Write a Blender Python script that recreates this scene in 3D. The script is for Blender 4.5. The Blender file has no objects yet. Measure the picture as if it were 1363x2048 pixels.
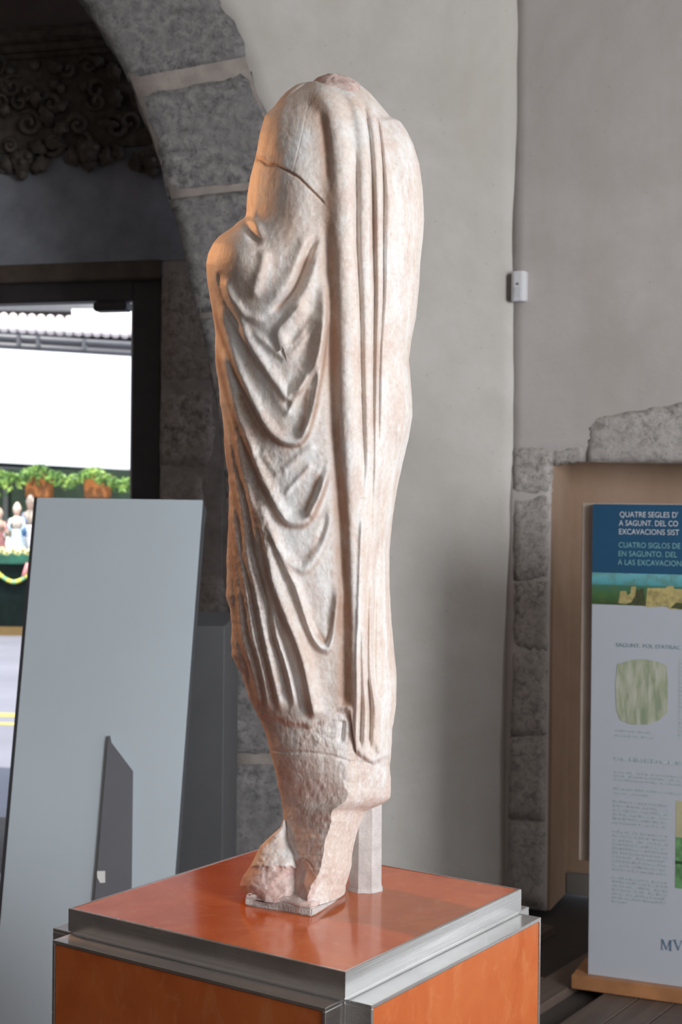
import bpy, bmesh, math, random
import numpy as np
from mathutils import Matrix, Vector

random.seed(7)
rng = np.random.default_rng(11)
SC = bpy.context.scene
COL = SC.collection

# ------------------------------------------------------------------ camera
F_PX, PITCH, ROLL, EYE = 2840.0, math.radians(-0.12), math.radians(0.57), 1.55
cr, sr = math.cos(ROLL), math.sin(ROLL)
cp, sp = math.cos(PITCH), math.sin(PITCH)
cam = bpy.data.cameras.new('camera')
cam.sensor_fit = 'VERTICAL'
cam.sensor_height = 36.0
cam.sensor_width = 24.0
cam.lens = F_PX / 2048 * 36.0
cam.clip_start, cam.clip_end = 0.05, 200
cam.dof.use_dof = True
cam.dof.focus_distance = 2.52
cam.dof.aperture_fstop = 7.5
cam_ob = bpy.data.objects.new('camera', cam)
COL.objects.link(cam_ob)
fwd = Vector((0, cp, sp)); up0 = Vector((0, -sp, cp)); rt0 = Vector((1, 0, 0))
xc = cr * rt0 + sr * up0
yc = -sr * rt0 + cr * up0
m = Matrix.Identity(4)
for i in range(3):
    m[i][0], m[i][1], m[i][2] = xc[i], yc[i], -fwd[i]
m[2][3] = EYE
cam_ob.matrix_world = m
SC.camera = cam_ob

# ------------------------------------------------------------------ colour management
SC.view_settings.view_transform = 'Standard'
SC.view_settings.look = 'None'
SC.view_settings.gamma = 1.0
SC.view_settings.use_curve_mapping = False
SC.view_settings.exposure = 0.16

# ------------------------------------------------------------------ sky, sun, window and fill light
world = bpy.data.worlds.new('sky')
SC.world = world
world.use_nodes = True
bgn = world.node_tree.nodes['Background']
bgn.inputs[0].default_value = (0.72, 0.80, 0.95, 1)
bgn.inputs[1].default_value = 2.6

def light(name, kind, loc, aim, power, color, **kw):
    d = bpy.data.lights.new(name, kind)
    d.energy = power; d.color = color
    for k, v in kw.items():
        setattr(d, k, v)
    o = bpy.data.objects.new(name, d)
    COL.objects.link(o)
    o.location = loc
    o.rotation_euler = (Vector(aim) - Vector(loc)).to_track_quat('-Z', 'Y').to_euler()
    return o

light('sun', 'SUN', (0, -2, 14), (0.8, 2.6, 0), 8.0, (1.0, 0.95, 0.86), angle=math.radians(0.6))
# daylight entering by the tall windows along the side of the hall (side and far only)
light('window_light_side', 'AREA', (3.6, -0.8, 2.25), (-0.1, 3.0, 1.5), 222, (0.95, 0.97, 1.0), shape='RECTANGLE', size=1.3, size_y=2.4)
light('window_light_far', 'AREA', (2.62, 3.1, 1.25), (-0.2, 3.0, 1.1), 17, (0.92, 0.96, 1.0), shape='RECTANGLE', size=1.5, size_y=2.45)
light('fill_light_rear', 'AREA', (3.2, -4.4, 2.6), (0.0, 3.0, 1.3), 72, (0.90, 0.95, 1.0), shape='RECTANGLE', size=2.4, size_y=2.3)  # added fill light behind the camera, no known window there
# warm exhibition spotlight fixed high on the far left
light('spotlight_beam', 'SPOT', (-2.05, 4.45, 2.9), (-0.12, 2.66, 1.25), 215, (1.0, 0.45, 0.18), spot_size=math.radians(46), spot_blend=0.5, shadow_soft_size=0.03)

# ------------------------------------------------------------------ helpers
def W(px, py, Y):
    """point at world depth Y on the line of sight through an image position"""
    dx, dy = px - 681.5, py - 1024.0
    u = cr * dx + sr * dy
    v = -sr * dx + cr * dy
    yf = Y / (cp + v / F_PX * sp)
    zu = -v / F_PX * yf
    return u / F_PX * yf, Y, yf * sp + zu * cp + EYE

def ray(px, py):
    a = np.array(W(px, py, 1.0)); o = np.array([0, 0, EYE])
    return o, a - o

def hit(px, py, P0, n):
    o, d = ray(px, py)
    P0 = np.array(P0, float); n = np.array(n, float)
    t = ((P0 - o) @ n) / (d @ n)
    return o + t * d

def hit_floor(px, py, z=0.0):
    return hit(px, py, (0, 0, z), (0, 0, 1))

def mesh_obj(name, verts, faces, mat=None, parent=None, smooth=False):
    me = bpy.data.meshes.new(name)
    me.from_pydata([tuple(map(float, v)) for v in verts], [], faces)
    me.update()
    if smooth:
        me.polygons.foreach_set('use_smooth', [True] * len(me.polygons))
    return link_mesh(name, me, mat, parent)

def link_mesh(name, me, mat=None, parent=None):
    o = bpy.data.objects.new(name, me)
    COL.objects.link(o)
    if mat is not None and not me.materials:
        me.materials.append(mat)
    if parent is not None:
        o.parent = parent
    return o

def bm_obj(name, bm, mat=None, parent=None, smooth=False):
    bmesh.ops.recalc_face_normals(bm, faces=bm.faces[:])
    me = bpy.data.meshes.new(name)
    bm.to_mesh(me); bm.free()
    if smooth:
        me.polygons.foreach_set('use_smooth', [True] * len(me.polygons))
    return link_mesh(name, me, mat, parent)

def tag(o, label=None, cat=None, group=None, kind=None):
    if label: o['label'] = label
    if cat: o['category'] = cat
    if group: o['group'] = group
    if kind: o['kind'] = kind
    return o

def empty(name, loc=(0, 0, 0), rz=0.0):
    o = bpy.data.objects.new(name, None)
    o.empty_display_size = 0.1
    COL.objects.link(o)
    o.location = loc
    o.rotation_euler = (0, 0, rz)
    return o

def bm_box(bm, c, s, M=None):
    """box centred at c with size s, optional 4x4 frame"""
    vs = []
    for dz in (-.5, .5):
        for dx, dy in ((-.5, -.5), (.5, -.5), (.5, .5), (-.5, .5)):
            p = Vector((c[0] + dx * s[0], c[1] + dy * s[1], c[2] + dz * s[2]))
            vs.append(bm.verts.new(M @ p if M else p))
    for f in ((3, 2, 1, 0), (4, 5, 6, 7), (0, 1, 5, 4), (1, 2, 6, 5), (2, 3, 7, 6), (3, 0, 4, 7)):
        bm.faces.new([vs[i] for i in f])
    return vs

def box(name, c, s, mat, parent=None, M=None, bevel=0.0, seg=2):
    bm = bmesh.new()
    bm_box(bm, c, s, M)
    if bevel > 0:
        bmesh.ops.bevel(bm, geom=bm.edges[:] , offset=bevel, segments=seg, affect='EDGES', profile=0.6)
    return bm_obj(name, bm, mat, parent, smooth=False)

def prism(name, pts, thick, mat, parent=None, bevel=0.0):
    """closed solid: polygon of 3-D points pushed along vector thick"""
    bm = bmesh.new()
    t = Vector(thick)
    a = [bm.verts.new(Vector(p)) for p in pts]
    b = [bm.verts.new(Vector(p) + t) for p in pts]
    n = len(pts)
    bm.faces.new(a); bm.faces.new(b[::-1])
    for i in range(n):
        bm.faces.new((a[i], a[(i + 1) % n], b[(i + 1) % n], b[i]))
    if bevel > 0:
        bmesh.ops.bevel(bm, geom=bm.edges[:], offset=bevel, segments=2, affect='EDGES')
    return bm_obj(name, bm, mat, parent)

def bm_tube(bm, pts, radii, seg=8, caps=True):
    rings = []
    n = len(pts)
    pts = [Vector(p) for p in pts]
    if not hasattr(radii, '__len__'):
        radii = [radii] * n
    prev = None
    for i in range(n):
        t = (pts[min(i + 1, n - 1)] - pts[max(i - 1, 0)]).normalized()
        if prev is None:
            ref = Vector((0, 0, 1)) if abs(t.z) < .9 else Vector((1, 0, 0))
            a = t.cross(ref).normalized()
        else:
            a = (prev - t * prev.dot(t)).normalized()
        prev = a
        b = t.cross(a)
        rings.append([bm.verts.new(pts[i] + radii[i] * (math.cos(2 * math.pi * k / seg) * a + math.sin(2 * math.pi * k / seg) * b)) for k in range(seg)])
    for i in range(n - 1):
        for k in range(seg):
            bm.faces.new((rings[i][k], rings[i][(k + 1) % seg], rings[i + 1][(k + 1) % seg], rings[i + 1][k]))
    if caps:
        bm.faces.new(rings[0][::-1]); bm.faces.new(rings[-1])

def bm_lathe(bm, prof, c, seg=12, sx=1.0, sy=1.0):
    rings = []
    for r, z in prof:
        rings.append([bm.verts.new((c[0] + sx * r * math.cos(2 * math.pi * k / seg), c[1] + sy * r * math.sin(2 * math.pi * k / seg), c[2] + z)) for k in range(seg)])
    for i in range(len(prof) - 1):
        for k in range(seg):
            bm.faces.new((rings[i][k], rings[i][(k + 1) % seg], rings[i + 1][(k + 1) % seg], rings[i + 1][k]))
    bm.faces.new(rings[0][::-1]); bm.faces.new(rings[-1])

# ------------------------------------------------------------------ materials
class N:
    """small node-tree writer"""
    def __init__(self, name):
        self.m = bpy.data.materials.new(name)
        self.m.use_nodes = True
        self.t = self.m.node_tree
        self.b = self.t.nodes['Principled BSDF']
        self.co = None
    def n(self, kind, **kw):
        q = self.t.nodes.new(kind)
        for k, v in kw.items():
            setattr(q, k, v)
        return q
    def l(self, a, b):
        self.t.links.new(a, b)
    def coord(self, scale=(1, 1, 1), rot=(0, 0, 0)):
        g = self.n('ShaderNodeNewGeometry')
        mp = self.n('ShaderNodeMapping')
        mp.inputs['Scale'].default_value = scale
        mp.inputs['Rotation'].default_value = rot
        self.l(g.outputs['Position'], mp.inputs['Vector'])
        return mp.outputs['Vector']
    def noise(self, scale, detail=4, rough=.55, vec=None, dist=0.0):
        q = self.n('ShaderNodeTexNoise')
        q.inputs['Scale'].default_value = scale
        q.inputs['Detail'].default_value = detail
        q.inputs['Roughness'].default_value = rough
        q.inputs['Distortion'].default_value = dist
        self.l(vec if vec is not None else self.coord(), q.inputs['Vector'])
        return q.outputs['Fac']
    def voro(self, scale, vec=None, feature='F1'):
        q = self.n('ShaderNodeTexVoronoi', feature=feature)
        q.inputs['Scale'].default_value = scale
        self.l(vec if vec is not None else self.coord(), q.inputs['Vector'])
        return q.outputs['Distance']
    def ramp(self, fac, stops):
        q = self.n('ShaderNodeValToRGB')
        el = q.color_ramp.elements
        while len(el) < len(stops):
            el.new(0.5)
        for e, (p, c) in zip(el, stops):
            e.position = p
            e.color = (*c, 1) if hasattr(c, '__len__') else (c, c, c, 1)
        self.l(fac, q.inputs['Fac'])
        return q.outputs['Color']
    def mix(self, fac, a, b, mode='MIX'):
        q = self.n('ShaderNodeMix', data_type='RGBA', blend_type=mode)
        for s, v in ((q.inputs[0], fac), (q.inputs[6], a), (q.inputs[7], b)):
            if hasattr(v, 'is_output'):
                self.l(v, s)
            elif hasattr(v, '__len__'):
                s.default_value = (*v, 1)
            else:
                s.default_value = v
        return q.outputs[2]
    def base(self, c):
        if hasattr(c, 'is_output'):
            self.l(c, self.b.inputs['Base Color'])
        else:
            self.b.inputs['Base Color'].default_value = (*c, 1)
    def set(self, **kw):
        for k, v in kw.items():
            s = self.b.inputs[k.replace('_', ' ')]
            if hasattr(v, 'is_output'):
                self.l(v, s)
            else:
                s.default_value = v
    def bump(self, h, strength=.3, dist=.01, prev=None):
        q = self.n('ShaderNodeBump')
        q.inputs['Strength'].default_value = strength
        q.inputs['Distance'].default_value = dist
        self.l(h, q.inputs['Height'])
        if prev is not None:
            self.l(prev, q.inputs['Normal'])
        self.l(q.outputs['Normal'], self.b.inputs['Normal'])
        return q.outputs['Normal']

def plain(name, c, rough=.6, metal=0.0, var=.08, scale=9.0, bump=0.0, **kw):
    q = N(name)
    f = q.noise(scale, 4)
    lo = tuple(max(0, x * (1 - var)) for x in c); hi = tuple(min(1, x * (1 + var)) for x in c)
    q.base(q.ramp(f, [(.3, lo), (.7, hi)]))
    q.set(Roughness=rough, Metallic=metal, **kw)
    if bump:
        q.bump(q.noise(scale * 6, 3), bump, .004)
    return q.m

def plaster_mat(name, c1, c2, c3):
    q = N(name)
    big = q.noise(1.1, 5, .6, dist=.6)
    mid = q.noise(4.5, 5, .6)
    col = q.ramp(big, [(.30, c3), (.48, c1), (.72, c2)])
    col = q.mix(q.ramp(mid, [(.42, 0.0), (.75, .55)]), col, c3)
    streak = q.noise(2.2, 4, .55, vec=q.coord((1.6, 1.6, .25)))
    col = q.mix(q.ramp(streak, [(.5, 0.0), (.78, .5)]), col, tuple(x * y for x, y in zip(c3, (.97, .92, .82))))
    spots = q.voro(16)
    col = q.mix(q.ramp(spots, [(.03, .45), (.075, 0.0)]), col, tuple(x * .62 for x in c3))
    q.base(col)
    q.set(Roughness=.88)
    b = q.bump(q.noise(3.0, 5), .35, .03)
    q.bump(q.noise(45, 4), .18, .004, b)
    return q.m

def stone_mat(name, lo, mid, hi, s=26):
    q = N(name)
    n1 = q.noise(s, 6, .68, dist=.4)
    col = q.ramp(n1, [(.36, lo), (.50, mid), (.64, hi)])
    big = q.noise(3.0, 4, .6)
    col = q.mix(q.ramp(big, [(.38, .65), (.62, 0.0)]), col, mid)
    pits = q.voro(s * 1.9)
    col = q.mix(q.ramp(pits, [(.10, .55), (.26, 0.0)]), col, tuple(x * .6 for x in lo))
    q.base(col)
    q.set(Roughness=.95)
    b = q.bump(n1, .55, .012)
    q.bump(q.noise(110, 3), .3, .003, b)
    return q.m

M_PLASTER = plaster_mat('lime_plaster', (.62, .60, .565), (.70, .68, .645), (.53, .505, .46))
M_PLASTER2 = plaster_mat('lime_plaster_mauve', (.52, .485, .47), (.58, .55, .535), (.45, .415, .39))
M_NICHE = plaster_mat('niche_plaster_shade', (.38, .265, .19), (.44, .32, .24), (.31, .21, .145))  # plaster brown deepened so the niche's shade sits in the colour
M_STONE = stone_mat('pitted_stone', (.085, .082, .083), (.205, .198, .197), (.315, .303, .295))
M_STONE_WARM = stone_mat('pitted_stone_warm', (.15, .125, .115), (.33, .28, .25), (.46, .40, .36), 30)
M_STONE_PALE = stone_mat('pitted_stone_pale', (.20, .18, .17), (.44, .41, .385), (.56, .525, .50), 36)
M_MORTAR = plain('mortar', (.31, .275, .25), .95, var=.2, scale=14, bump=.4)
M_GREYWALL = plain('blue_grey_plaster', (.21, .22, .25), .9, var=.22, scale=6, bump=.2)
M_BROWNWALL = plain('brown_wall', (.13, .105, .095), .9, var=.2, scale=4, bump=.2)
M_DARKIRON = plain('dark_door_metal', (.028, .026, .027), .55, var=.2)
M_OLDWOOD = plain('old_lintel_wood', (.075, .055, .043), .8, var=.35, scale=8, bump=.4)
M_STUCCO = plain('aged_stucco', (.085, .07, .058), .85, var=.45, scale=16, bump=.3)
M_CEIL = plain('ceiling_paint', (.45, .42, .38), .9)

def steel_mat():
    q = N('brushed_steel')
    st = q.noise(9, 3, .6, vec=q.coord((.6, .6, 60)))
    q.base(q.ramp(st, [(.3, (.60, .60, .60)), (.7, (.74, .74, .73))]))
    q.set(Metallic=1.0, Roughness=q.ramp(q.noise(5, 4), [(.3, .20), (.7, .34)]), Anisotropic=.4)
    q.bump(st, .05, .002)
    return q.m
M_STEEL = steel_mat()

def orange_mat():
    q = N('polished_orange_stucco')
    n1 = q.noise(5.5, 5, .6, dist=1.2)
    n2 = q.noise(16, 5, .65, dist=1.5, vec=q.coord((1, 1, .45)))
    col = q.ramp(n1, [(.28, (.47, .098, .022)), (.52, (.54, .130, .032)), (.76, (.59, .165, .045))])
    col = q.mix(q.ramp(n2, [(.54, 0.0), (.66, .4)]), col, (.63, .23, .085))
    q.base(col)
    q.set(Roughness=q.ramp(n1, [(.3, .12), (.7, .20)]))
    q.b.inputs['Specular IOR Level'].default_value = .55
    q.b.inputs['Coat Weight'].default_value = .22
    q.b.inputs['Coat Roughness'].default_value = .07
    q.bump(q.noise(7, 3), .04, .006)
    return q.m
M_ORANGE = orange_mat()

def marble_mat():
    q = N('weathered_marble')
    at = q.n('ShaderNodeAttribute', attribute_name='patina')
    rg = q.n('ShaderNodeAttribute', attribute_name='wear')
    white = (.80, .785, .765); cream = (.74, .66, .59); pink = (.67, .52, .45); tan = (.38, .215, .135)
    n1 = q.noise(7.5, 6, .62, vec=q.coord((1, 1, .5)), dist=.8)
    n2 = q.noise(24, 6, .7, vec=q.coord((1, 1, .6)))
    n3 = q.noise(110, 5, .75)
    n4 = q.noise(30, 5, .6, vec=q.coord((1, 1, .10)))
    col = q.ramp(n1, [(.42, white), (.58, cream), (.76, pink)])
    col = q.mix(q.ramp(n2, [(.46, 0.0), (.62, .6)]), col, (.64, .48, .405))
    col = q.mix(q.ramp(n4, [(.48, 0.0), (.62, .42)]), col, (.71, .585, .51))
    col = q.mix(q.ramp(n4, [(.36, .65), (.46, 0.0)]), col, (.82, .81, .80))
    col = q.mix(q.ramp(n3, [(.52, 0.0), (.66, .36)]), col, (.50, .37, .30))
    pt = q.n('ShaderNodeMath', operation='MULTIPLY')
    q.l(at.outputs['Fac'], pt.inputs[0]); q.l(q.ramp(n2, [(.25, .7), (.55, 1.0)]), pt.inputs[1])
    wr = q.n('ShaderNodeMath', operation='MULTIPLY')
    q.l(rg.outputs['Fac'], wr.inputs[0]); q.l(q.ramp(n3, [(.35, .2), (.65, 1.0)]), wr.inputs[1])
    col = q.mix(wr.outputs[0], col, (.46, .34, .285))
    bk = q.n('ShaderNodeAttribute', attribute_name='breakage')
    col = q.mix(bk.outputs['Fac'], col, q.ramp(n2, [(.35, (.50, .33, .285)), (.5, (.62, .44, .39)), (.66, (.74, .62, .57))]))
    specks = q.voro(60)
    col = q.mix(q.ramp(specks, [(.035, .5), (.07, 0.0)]), col, (.22, .16, .12))
    col = q.mix(q.ramp(n3, [(.36, .4), (.46, 0.0)]), col, (.84, .83, .81))
    col = q.mix(pt.outputs[0], col, tan)
    q.base(col)
    q.set(Roughness=.62)
    q.b.inputs['Specular IOR Level'].default_value = .35
    b = q.bump(n2, .22, .004)
    q.bump(n3, .30, .0022, b)
    return q.m
M_MARBLE = marble_mat()
M_BREAK = stone_mat('broken_marble_pink', (.42, .27, .235), (.60, .45, .405), (.72, .60, .56), 34)
M_CEMENT = plain('grey_cement', (.56, .53, .51), .85, var=.14, scale=40, bump=.4)

# ------------------------------------------------------------------ room shell
def rz(p, a, o=(0, 0)):
    c, s = math.cos(a), math.sin(a)
    return (o[0] + p[0] * c - p[1] * s, o[1] + p[0] * s + p[1] * c)

YA = 5.55                                  # plane of the arch wall
YAW = math.radians(34.2)                   # plinth and floorboards share this direction
DA = np.array([math.sin(YAW), math.cos(YAW)]); DB = np.array([-math.cos(YAW), math.sin(YAW)])

def plank_mat():
    q = N('dark_floorboard')
    v = q.coord((1, 1, 1), (0, 0, YAW))
    mp = q.n('ShaderNodeMapping'); mp.inputs['Scale'].default_value = (9, .7, 1); q.l(v, mp.inputs['Vector'])
    g = q.noise(3, 6, .65, vec=mp.outputs['Vector'], dist=.5)
    oi = q.n('ShaderNodeObjectInfo')
    col = q.ramp(g, [(.3, (.070, .048, .038)), (.7, (.125, .092, .075))])
    col = q.mix(q.ramp(oi.outputs['Random'], [(0, 0.0), (1, .4)]), col, (.15, .11, .09))
    q.base(col)
    q.set(Roughness=.55)
    q.bump(g, .15, .003)
    return q.m
M_PLANK = plank_mat()
floor = box('floor', (0.4, 1.0, -0.06), (9.4, 12.4, 0.06), plain('subfloor', (.05, .04, .035), .9))
tag(floor, kind='structure')
pl_w = 0.112
pl_me = None
for k in range(-40, 45):
    # long boards running along DA, clipped to the room by length
    off = k * pl_w
    base = np.array([0.4, 2.2]) - DB * off
    for j, (t0, t1) in enumerate(((-4.6, -1.45), (-1.45, 1.7), (1.7, 4.85))):
        sh = (k % 3) * 0.55
        c = base + DA * ((t0 + t1) / 2 + sh)
        e0, e1 = base + DA * (t0 + sh), base + DA * (t1 + sh)
        if min(e0[0], e1[0]) < -3.6 or max(e0[0], e1[0]) > 4.3 or min(e0[1], e1[1]) < -4.3 or max(e0[1], e1[1]) > 6.6:
            continue
        if pl_me is None:
            bm = bmesh.new()
            bm_box(bm, (0, 0, -.015), (pl_w - .004, 3.146, .03))
            bmesh.ops.bevel(bm, geom=[e for e in bm.edges if all(v.co.z > -.001 for v in e.verts)], offset=.0018, segments=1, affect='EDGES')
            o = bm_obj('plank', bm, M_PLANK, floor)
            pl_me = o.data
        else:
            o = link_mesh('plank', pl_me, None, floor)
        o.location = (c[0], c[1], random.uniform(-.001, 0))
        o.rotation_euler = (0, 0, -YAW)

ceiling = tag(box('ceiling', (0.4, 1.0, 5.06), (9.4, 12.4, 0.1), M_CEIL), kind='structure')
wall_left = tag(box('wall_left', (-4.2, 1.0, 2.5), (0.2, 12.4, 5.0), M_STONE_WARM), kind='structure')
wall_side = tag(box('wall_side', (4.2, 1.0, 2.5), (0.2, 12.4, 5.0), M_PLASTER2), kind='structure')
wall_rear = tag(box('wall_rear', (0.4, -5.1, 2.5), (9.4, 0.2, 5.0), M_PLASTER2), kind='structure')

# ---- arch curve (inner and outer edge of the stone ring), continued beyond the frame
inner_px = [(-420, -640), (-230, -450), (-70, -275), (60, -140), (169, 0), (212, 75), (254, 152), (296, 262), (325, 350), (352, 448), (386, 590), (413, 710), (434, 820), (449, 960), (455, 1100), (455, 1300), (448, 1500), (441, 1700), (436, 1900), (434, 2010)]
outer_px = [(-320, -900), (-110, -700), (80, -480), (270, -250), (440, 0), (467, 45), (492, 105), (531, 222), (561, 312), (592, 425), (622, 560), (646, 700), (661, 850), (668, 1000), (671, 1100), (670, 1300), (667, 1500), (664, 1700), (661, 1900), (660, 2010)]
def arc_interp(px):
    P = np.array([(W(a, b, YA)[0], W(a, b, YA)[2]) for a, b in px])
    seg = np.r_[0, np.cumsum(np.linalg.norm(np.diff(P, axis=0), axis=1))]
    return P, seg
IN, _ = arc_interp(inner_px)
OUT, _ = arc_interp(outer_px)
KEY = np.arange(len(inner_px), dtype=float)
def ring(k, f):
    a = np.array([np.interp(k, KEY, IN[:, 0]), np.interp(k, KEY, IN[:, 1])])
    b = np.array([np.interp(k, KEY, OUT[:, 0]), np.interp(k, KEY, OUT[:, 1])])
    return a * (1 - f) + b * f

# plaster wall right of and above the arch (solid, 0.5 m thick)
CX = W(1024, 1100, YA)[0]                 # corner with the niche wall
def strip_wall(name, Y0, depth, mat):
    verts, faces = [], []
    n = 90
    for i in range(n + 1):
        k = i / n * (len(inner_px) - 1)
        p = ring(k, .93)
        for j in range(13):
            f = j / 12
            x = p[0] * (1 - f) + (CX + .02) * f
            z = p[1] if p[1] < 5 else 5
            y = Y0 + .012 * math.sin(2.1 * x + 1.3 * z) + .006 * math.sin(5 * x - 3 * z)
            verts.append((x, y, max(z, 0)))
    m_ = 13
    for i in range(n):
        for j in range(m_ - 1):
            a = i * m_ + j
            faces.append((a, a + m_, a + m_ + 1, a + 1))
    return mesh_obj(name, verts, faces, mat, smooth=True)
wall_back = strip_wall('wall_back', YA + .02, .5, M_PLASTER)
tag(wall_back, kind='structure')
sol = wall_back.modifiers.new('thickness', 'SOLIDIFY')
sol.thickness = 0.36; sol.offset = -1
wall_back_over = mesh_obj('wall_above_arch', [(-4.1, YA + .03, 3.9), (ring(3, .9)[0] - .2, YA + .03, 3.9), (CX, YA + .03, 4.4), (CX, YA + .03, 5), (-4.1, YA + .03, 5),
                                       (-4.1, YA + .4, 3.9), (ring(3, .9)[0] - .2, YA + .4, 3.9), (CX, YA + .4, 4.4), (CX, YA + .4, 5), (-4.1, YA + .4, 5)],
                          [(0, 1, 2, 3, 4), (9, 8, 7, 6, 5), (0, 5, 6, 1), (1, 6, 7, 2), (2, 7, 8, 3), (3, 8, 9, 4), (4, 9, 5, 0)], M_PLASTER)
wall_back_over.name = 'wall_back_upper'
tag(wall_back_over, kind='structure')

def vnoise(x, z, s, seed=0):
    """smooth pseudo noise from sines"""
    r = 0
    for i in range(5):
        a = 1.7 ** i * s
        r += math.sin(a * x * 1.3 + 2.1 * i + seed) * math.sin(a * z * 1.1 + 1.7 * i + seed * 1.7) / (1.5 ** i)
    return r * .5

def relief_stone(name, fn, nu, nv, yfront, yback, amp, mat, parent, seed, round_=.02):
    """stone block: front is a rough patch fn(u,v)->(x,z), sides run back to yback"""
    verts, faces = [], []
    for i in range(nu + 1):
        for j in range(nv + 1):
            u, v = i / nu, j / nv
            x, z = fn(u, v)
            e = min(u, 1 - u, v, 1 - v)
            rnd = round_ * max(0, 1 - e / .12) ** 2
            verts.append((x, yfront + rnd + amp * vnoise(x, z, 9, seed) + amp * .5 * random.uniform(-1, 1), z))
    m_ = nv + 1
    for i in range(nu):
        for j in range(nv):
            a = i * m_ + j
            faces.append((a, a + 1, a + m_ + 1, a + m_))
    border = [i * m_ for i in range(nu + 1)] + [nu * m_ + j for j in range(1, nv + 1)] + [i * m_ + nv for i in range(nu - 1, -1, -1)] + [j for j in range(nv - 1, 0, -1)]
    b0 = len(verts)
    for b in border:
        verts.append((verts[b][0], yback, verts[b][2]))
    nb = len(border)
    for i in range(nb):
        faces.append((border[i], border[(i + 1) % nb], b0 + (i + 1) % nb, b0 + i))
    faces.append(tuple(b0 + i for i in range(nb))[::-1])
    bm = bmesh.new()
    me = bpy.data.meshes.new(name)
    me.from_pydata(verts, [], faces)
    bm.from_mesh(me); bpy.data.meshes.remove(me)
    return bm_obj(name, bm, mat, parent, smooth=True)

arch = empty('stone_arch', (0, YA, 0))
tag(arch, 'rough grey stone arch ring rising from the pier beside the doorway', 'arch', kind='structure')
def arch_child(o):
    o.parent = arch
    o.matrix_parent_inverse = Matrix.Translation((0, -YA, 0))
    return o
joints = [0, 1.3, 2.6, 3.7, 6.1, 8.45, 10.35, 12.0, 13.3, 15.0, 16.1, 17.2, 18.2, 19]
for i in range(len(joints) - 1):
    k0, k1 = joints[i] + (.045 if i else 0), joints[i + 1] - .045
    if joints[i] in (6.1,):
        k0 += .16
    def fn(u, v, k0=k0, k1=k1, i=i):
        w = .018 * math.sin(7 * v + i) + .01 * math.sin(17 * v + 2 * i)
        p = ring(k0 + (k1 - k0) * v, u * (1 + w * (u > .9)) + (w * .4 if u < .1 else 0))
        return p[0], max(p[1], 0.0)
    arch_child(relief_stone('voussoir', fn, 10, 14, YA - .012 + random.uniform(-.008, .008), YA + .34, .007, M_STONE, None, i * 1.3))
def fnm(u, v):
    p = ring(v * (len(inner_px) - 1), .015 + u * .965)
    return p[0], max(p[1], 0)
arch_child(relief_stone('mortar', fnm, 4, 80, YA + .006, YA + .33, .002, M_MORTAR, None, 3.3, 0))

# ------------------------------------------------------------------ inner door wall behind the arch
AD = math.radians(-14)
DP0 = np.array(W(258, 900, 6.55))         # hinge-side edge of the glazing
dirD = np.array([math.cos(AD), math.sin(AD), 0.0]); nD = np.array([math.sin(AD), -math.cos(AD), 0.0])  # along wall, towards camera
def D(px, py, out=0.0):
    """point on the door wall plane moved outwards towards the room"""
    return Vector(hit(px, py, DP0 + nD * out, nD))
def Dt(px, py):
    p = hit(px, py, DP0, nD)
    return float((p - DP0) @ dirD), float(p[2])
def DW(t, z, out=0.0):
    p = DP0 + dirD * t + nD * out
    return Vector((p[0], p[1], z))
def dbox(name, t0, t1, z0, z1, o0, o1, mat, parent=None, bevel=0.0):
    """box in door-wall coordinates"""
    pts = [DW(t0, z0, o1), DW(t1, z0, o1), DW(t1, z1, o1), DW(t0, z1, o1)]
    return prism(name, pts, tuple((DW(0, 0, o0) - DW(0, 0, o1))), mat, parent, bevel)
tG = 0.0                                    # right edge of glass
tF = Dt(316, 800)[0]                        # right edge of metal frame
zG = Dt(150, 601)[1]; zF = Dt(150, 562)[1]; zL = Dt(150, 526)[1]
tJ = tF + .55
wall_door = empty('wall_door', tuple(DW(0, 0)))
tag(wall_door, kind='structure')
def under(o, root):
    o.parent = root
    o.matrix_parent_inverse = root.matrix_basis.inverted()
    return o
Mi = None
bpy.context.view_layer.update()
for nm, a in (('left_plaster', (-3.4, -1.62, 0, zL, -.45, -.02, M_GREYWALL)),
              ('upper_plaster', (-3.4, tJ, zL, zL + .56, -.45, 0.0, M_GREYWALL)),
              ('high_wall', (-3.4, tJ, zL + .56, 5.0, -.45, .0, M_BROWNWALL)),
              ('side_plaster', (tF + .30, tJ, 0, zL, -.45, -.02, M_MORTAR)),
              ('jamb_core', (tF + .01, tF + .31, 0, zL, -.45, -.012, M_MORTAR))):
    under(dbox(nm, *a), wall_door)
# timber lintel
under(dbox('lintel', -2.6, tF + .01, zF, zL, -.42, .015, M_OLDWOOD, None, .006), wall_door)
# jamb stones beside the frame, one mesh each
zs = [0, .42, .86, 1.27, 1.72, 2.10, zL - .02]
for i in range(6):
    def fn(u, v, i=i):
        t = tF + .005 + u * (.27 + .05 * ((i * 7) % 3 - 1)) + .012 * math.sin(9 * v + i) * (u > .8)
        return t, zs[i] + .012 + v * (zs[i + 1] - zs[i] - .03)
    o = relief_stone('jamb_stone', fn, 7, 7, 0, .4, .009, M_STONE_WARM, None, i * 2.2, .03)
    # relief_stone builds in (x, depth, z); carry it into the wall frame
    for v in o.data.vertices:
        t, d_, z = v.co
        v.co = DW(t, z, -d_ + .012)
    under(o, wall_door)
# cornice over the relief
zc = Dt(150, 88)[1]
for k, (h0, h1, o1) in enumerate(((0, .045, .10), (.045, .075, .07), (-.035, 0, .06), (-.06, -.035, .035))):
    under(dbox('cornice_moulding', -2.6, tJ, zc + h0, zc + h1, -.02, o1, M_STUCCO, None, .006), wall_door)

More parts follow.
